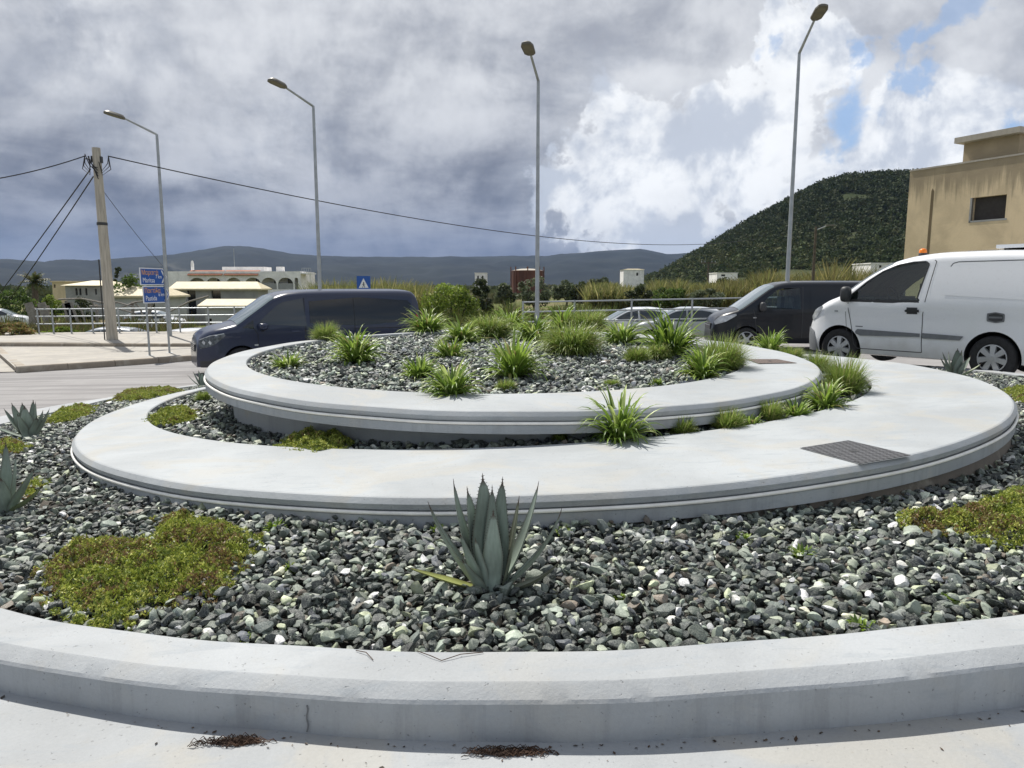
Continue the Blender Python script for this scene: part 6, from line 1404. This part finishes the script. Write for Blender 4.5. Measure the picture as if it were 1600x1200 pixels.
# scattered weeds, sheets and dry roots
wr = np.random.RandomState(77)
for px, py, s, lab in ((1020, 815, 34, 'crumpled grey plastic sheet among the pebbles right of the large agave'),):
    p = hit(1035, 846, gO); V = []; nx, ny = 16, 9
    for j in range(ny):
        for i in range(nx): u, v = i / (nx - 1) - .5, j / (ny - 1) - .5; V.append((u * .26, v * .075 * (1.2 - abs(u)) + .02 * math.sin(u * 7), .016 + .03 * (vn(u * 6 + 3, v * 5) - .5)))
    Fq = np.array([[j * nx + i, j * nx + i + 1, (j + 1) * nx + i + 1, (j + 1) * nx + i] for j in range(ny - 1) for i in range(nx - 1)])
    o = mesh_np('plastic_sheet', V, Fq, M['plasticsheet'], smooth=True); o.location = tuple(p); o.rotation_euler = (0, 0, R(-22)); o.modifiers.new('t', 'SOLIDIFY').thickness = .002; tag(o, lab, 'litter')
for i, (px, py, wd, hh, lab) in enumerate(((457, 886, 26, 14, 'tiny bright green weed in the pebbles right of the large succulent mat'), (1160, 842, 26, 14, 'small weed patch in the right pebbles below the lower ring'), (1255, 870, 44, 14, 'sparse yellowish weed right of centre in the near pebbles'),
                                           (1480, 938, 30, 14, 'small green weed near the kerb at right'), (1345, 984, 46, 16, 'leafy weed hanging over the kerb edge at right'), (380, 996, 24, 12, 'tiny pale weed by the kerb below the large succulent mat'), (965, 935, 24, 18, 'tiny upright weed right of the large agave'), (685, 828, 22, 20, 'small dark weed at the foot of the lower ring left of the agave'), (540, 800, 1, 1, ''),
                                           (880, 832, 24, 14, 'bluish weed at the foot of the lower ring right of the agave'), (430, 826, 30, 22, 'straggly weed at the foot of the lower ring above the pebbles left of centre'))):
    if lab: clump('weed', lab, 'weed', px, py, wd, hh, gO, 'low', 200 + i, GW)
def dry_roots(label, px0, px1, py, seed):
    r = np.random.RandomState(seed); p = hit((px0 + px1) / 2, py, lambda x, y: PL(x, y) + .012); wd = (px1 - px0) / F * p[1] / 2; V, Fs, C_ = [], [], []; m = MB()
    for i in range(280):
        x, y = r.normal(0, wd * .45), r.normal(0, .009); x = max(-wd, min(wd, x)); a = r.uniform(-.5, .5) + (math.pi if r.rand() < .5 else 0); L_ = r.uniform(.008, .030)
        m.tube([(x, y, .003), (x + math.cos(a) * L_ * .5, y + math.sin(a) * L_ * .3, r.uniform(.004, .016)), (x + math.cos(a) * L_, y + math.sin(a) * L_ * .7, .003)], .0013, M['root'], 3, False)
    o = m.build('dry_roots'); o.location = tuple(p); o.rotation_euler = (0, 0, .02); tag(o, label, 'debris', 'clumps of dead roots under the kerb')
dry_roots('clump of dead brown roots below the left joint of the near kerb', 305, 425, 1161, 1); dry_roots('clump of dead brown roots below the middle joint of the near kerb', 725, 870, 1177, 2)
def litter():
    r = np.random.RandomState(12); V, Fs, C_ = [], [], []
    for i in range(130):
        t_ = -math.pi / 2 + r.normal(0, .2); off = .262 + abs(r.normal(0, .022)) + (.12 * r.rand() if r.rand() < .15 else 0); r_ = rK(t_) + off * .98; x, y = cK[0] + r_ * math.cos(t_), cK[1] + r_ * math.sin(t_); z = PL(x, y) + .0145
        s_ = r.uniform(.001, .0042) * (1.8 if r.rand() < .1 else 1); a = r.uniform(0, 6.28); u = np.array([math.cos(a), math.sin(a), r.uniform(-.3, .3)]) * s_ * r.uniform(1, 2.6); v = np.array([-math.sin(a), math.cos(a), r.uniform(0, .4)]) * s_; p = np.array([x, y, z]); b = len(V)
        V += [p - u, p + v, p + u, p - v + (0, 0, .001)]; Fs.append((b, b + 1, b + 2, b + 3)); C_ += [np.array([(.10, .06, .035), (.05, .035, .025), (.16, .12, .08), (.07, .06, .05)])[r.randint(4)]] * 4
    tag(mesh_np('leaf_litter', np.array(V), np.array(Fs), M['sedum'], None, np.array(C_)), kind='stuff', label='brown crumbs and leaf bits along the foot of the near kerb', cat='litter')
litter()
def twigs():
    r = np.random.RandomState(8)
    for lab, pts in (('thin dark twig lying on the near kerb top at centre', [(556, 1017), (572, 1022), (583, 1032)]), ('thin bent dark root on the near kerb top left of the agave', [(652, 1018), (672, 1027), (690, 1033), (720, 1025), (755, 1020)])):
        P = [hit(a, b, lambda x, y: zK(x, y) + .002) for a, b in pts]; m = MB(); m.tube([tuple(p - P[0] + (0, 0, .002 + .004 * (i % 2))) for i, p in enumerate(P)], .0014, M['root'], 4); o = m.build('twig'); o.location = tuple(P[0]); tag(o, lab, 'twig')
twigs()

# ------------------------------------------------------------------ air
m = MB(); m.box(-7200, 7200, -300, 7000, -9, 430, None)
hz = bpy.data.materials.new('haze_air'); hz.use_nodes = True; t = NT(hz.node_tree); hz.node_tree.nodes.clear()
pv = t.n('ShaderNodeVolumePrincipled', Color=(.46, .64, 1, 1), Density=5.5e-5, Anisotropy=.0); ho = t.n('ShaderNodeOutputMaterial'); t.link(pv.outputs[0], ho.inputs['Volume'])
m.mats = [hz]; m.m = [0] * len(m.m); tag(m.build('haze'), kind='stuff')
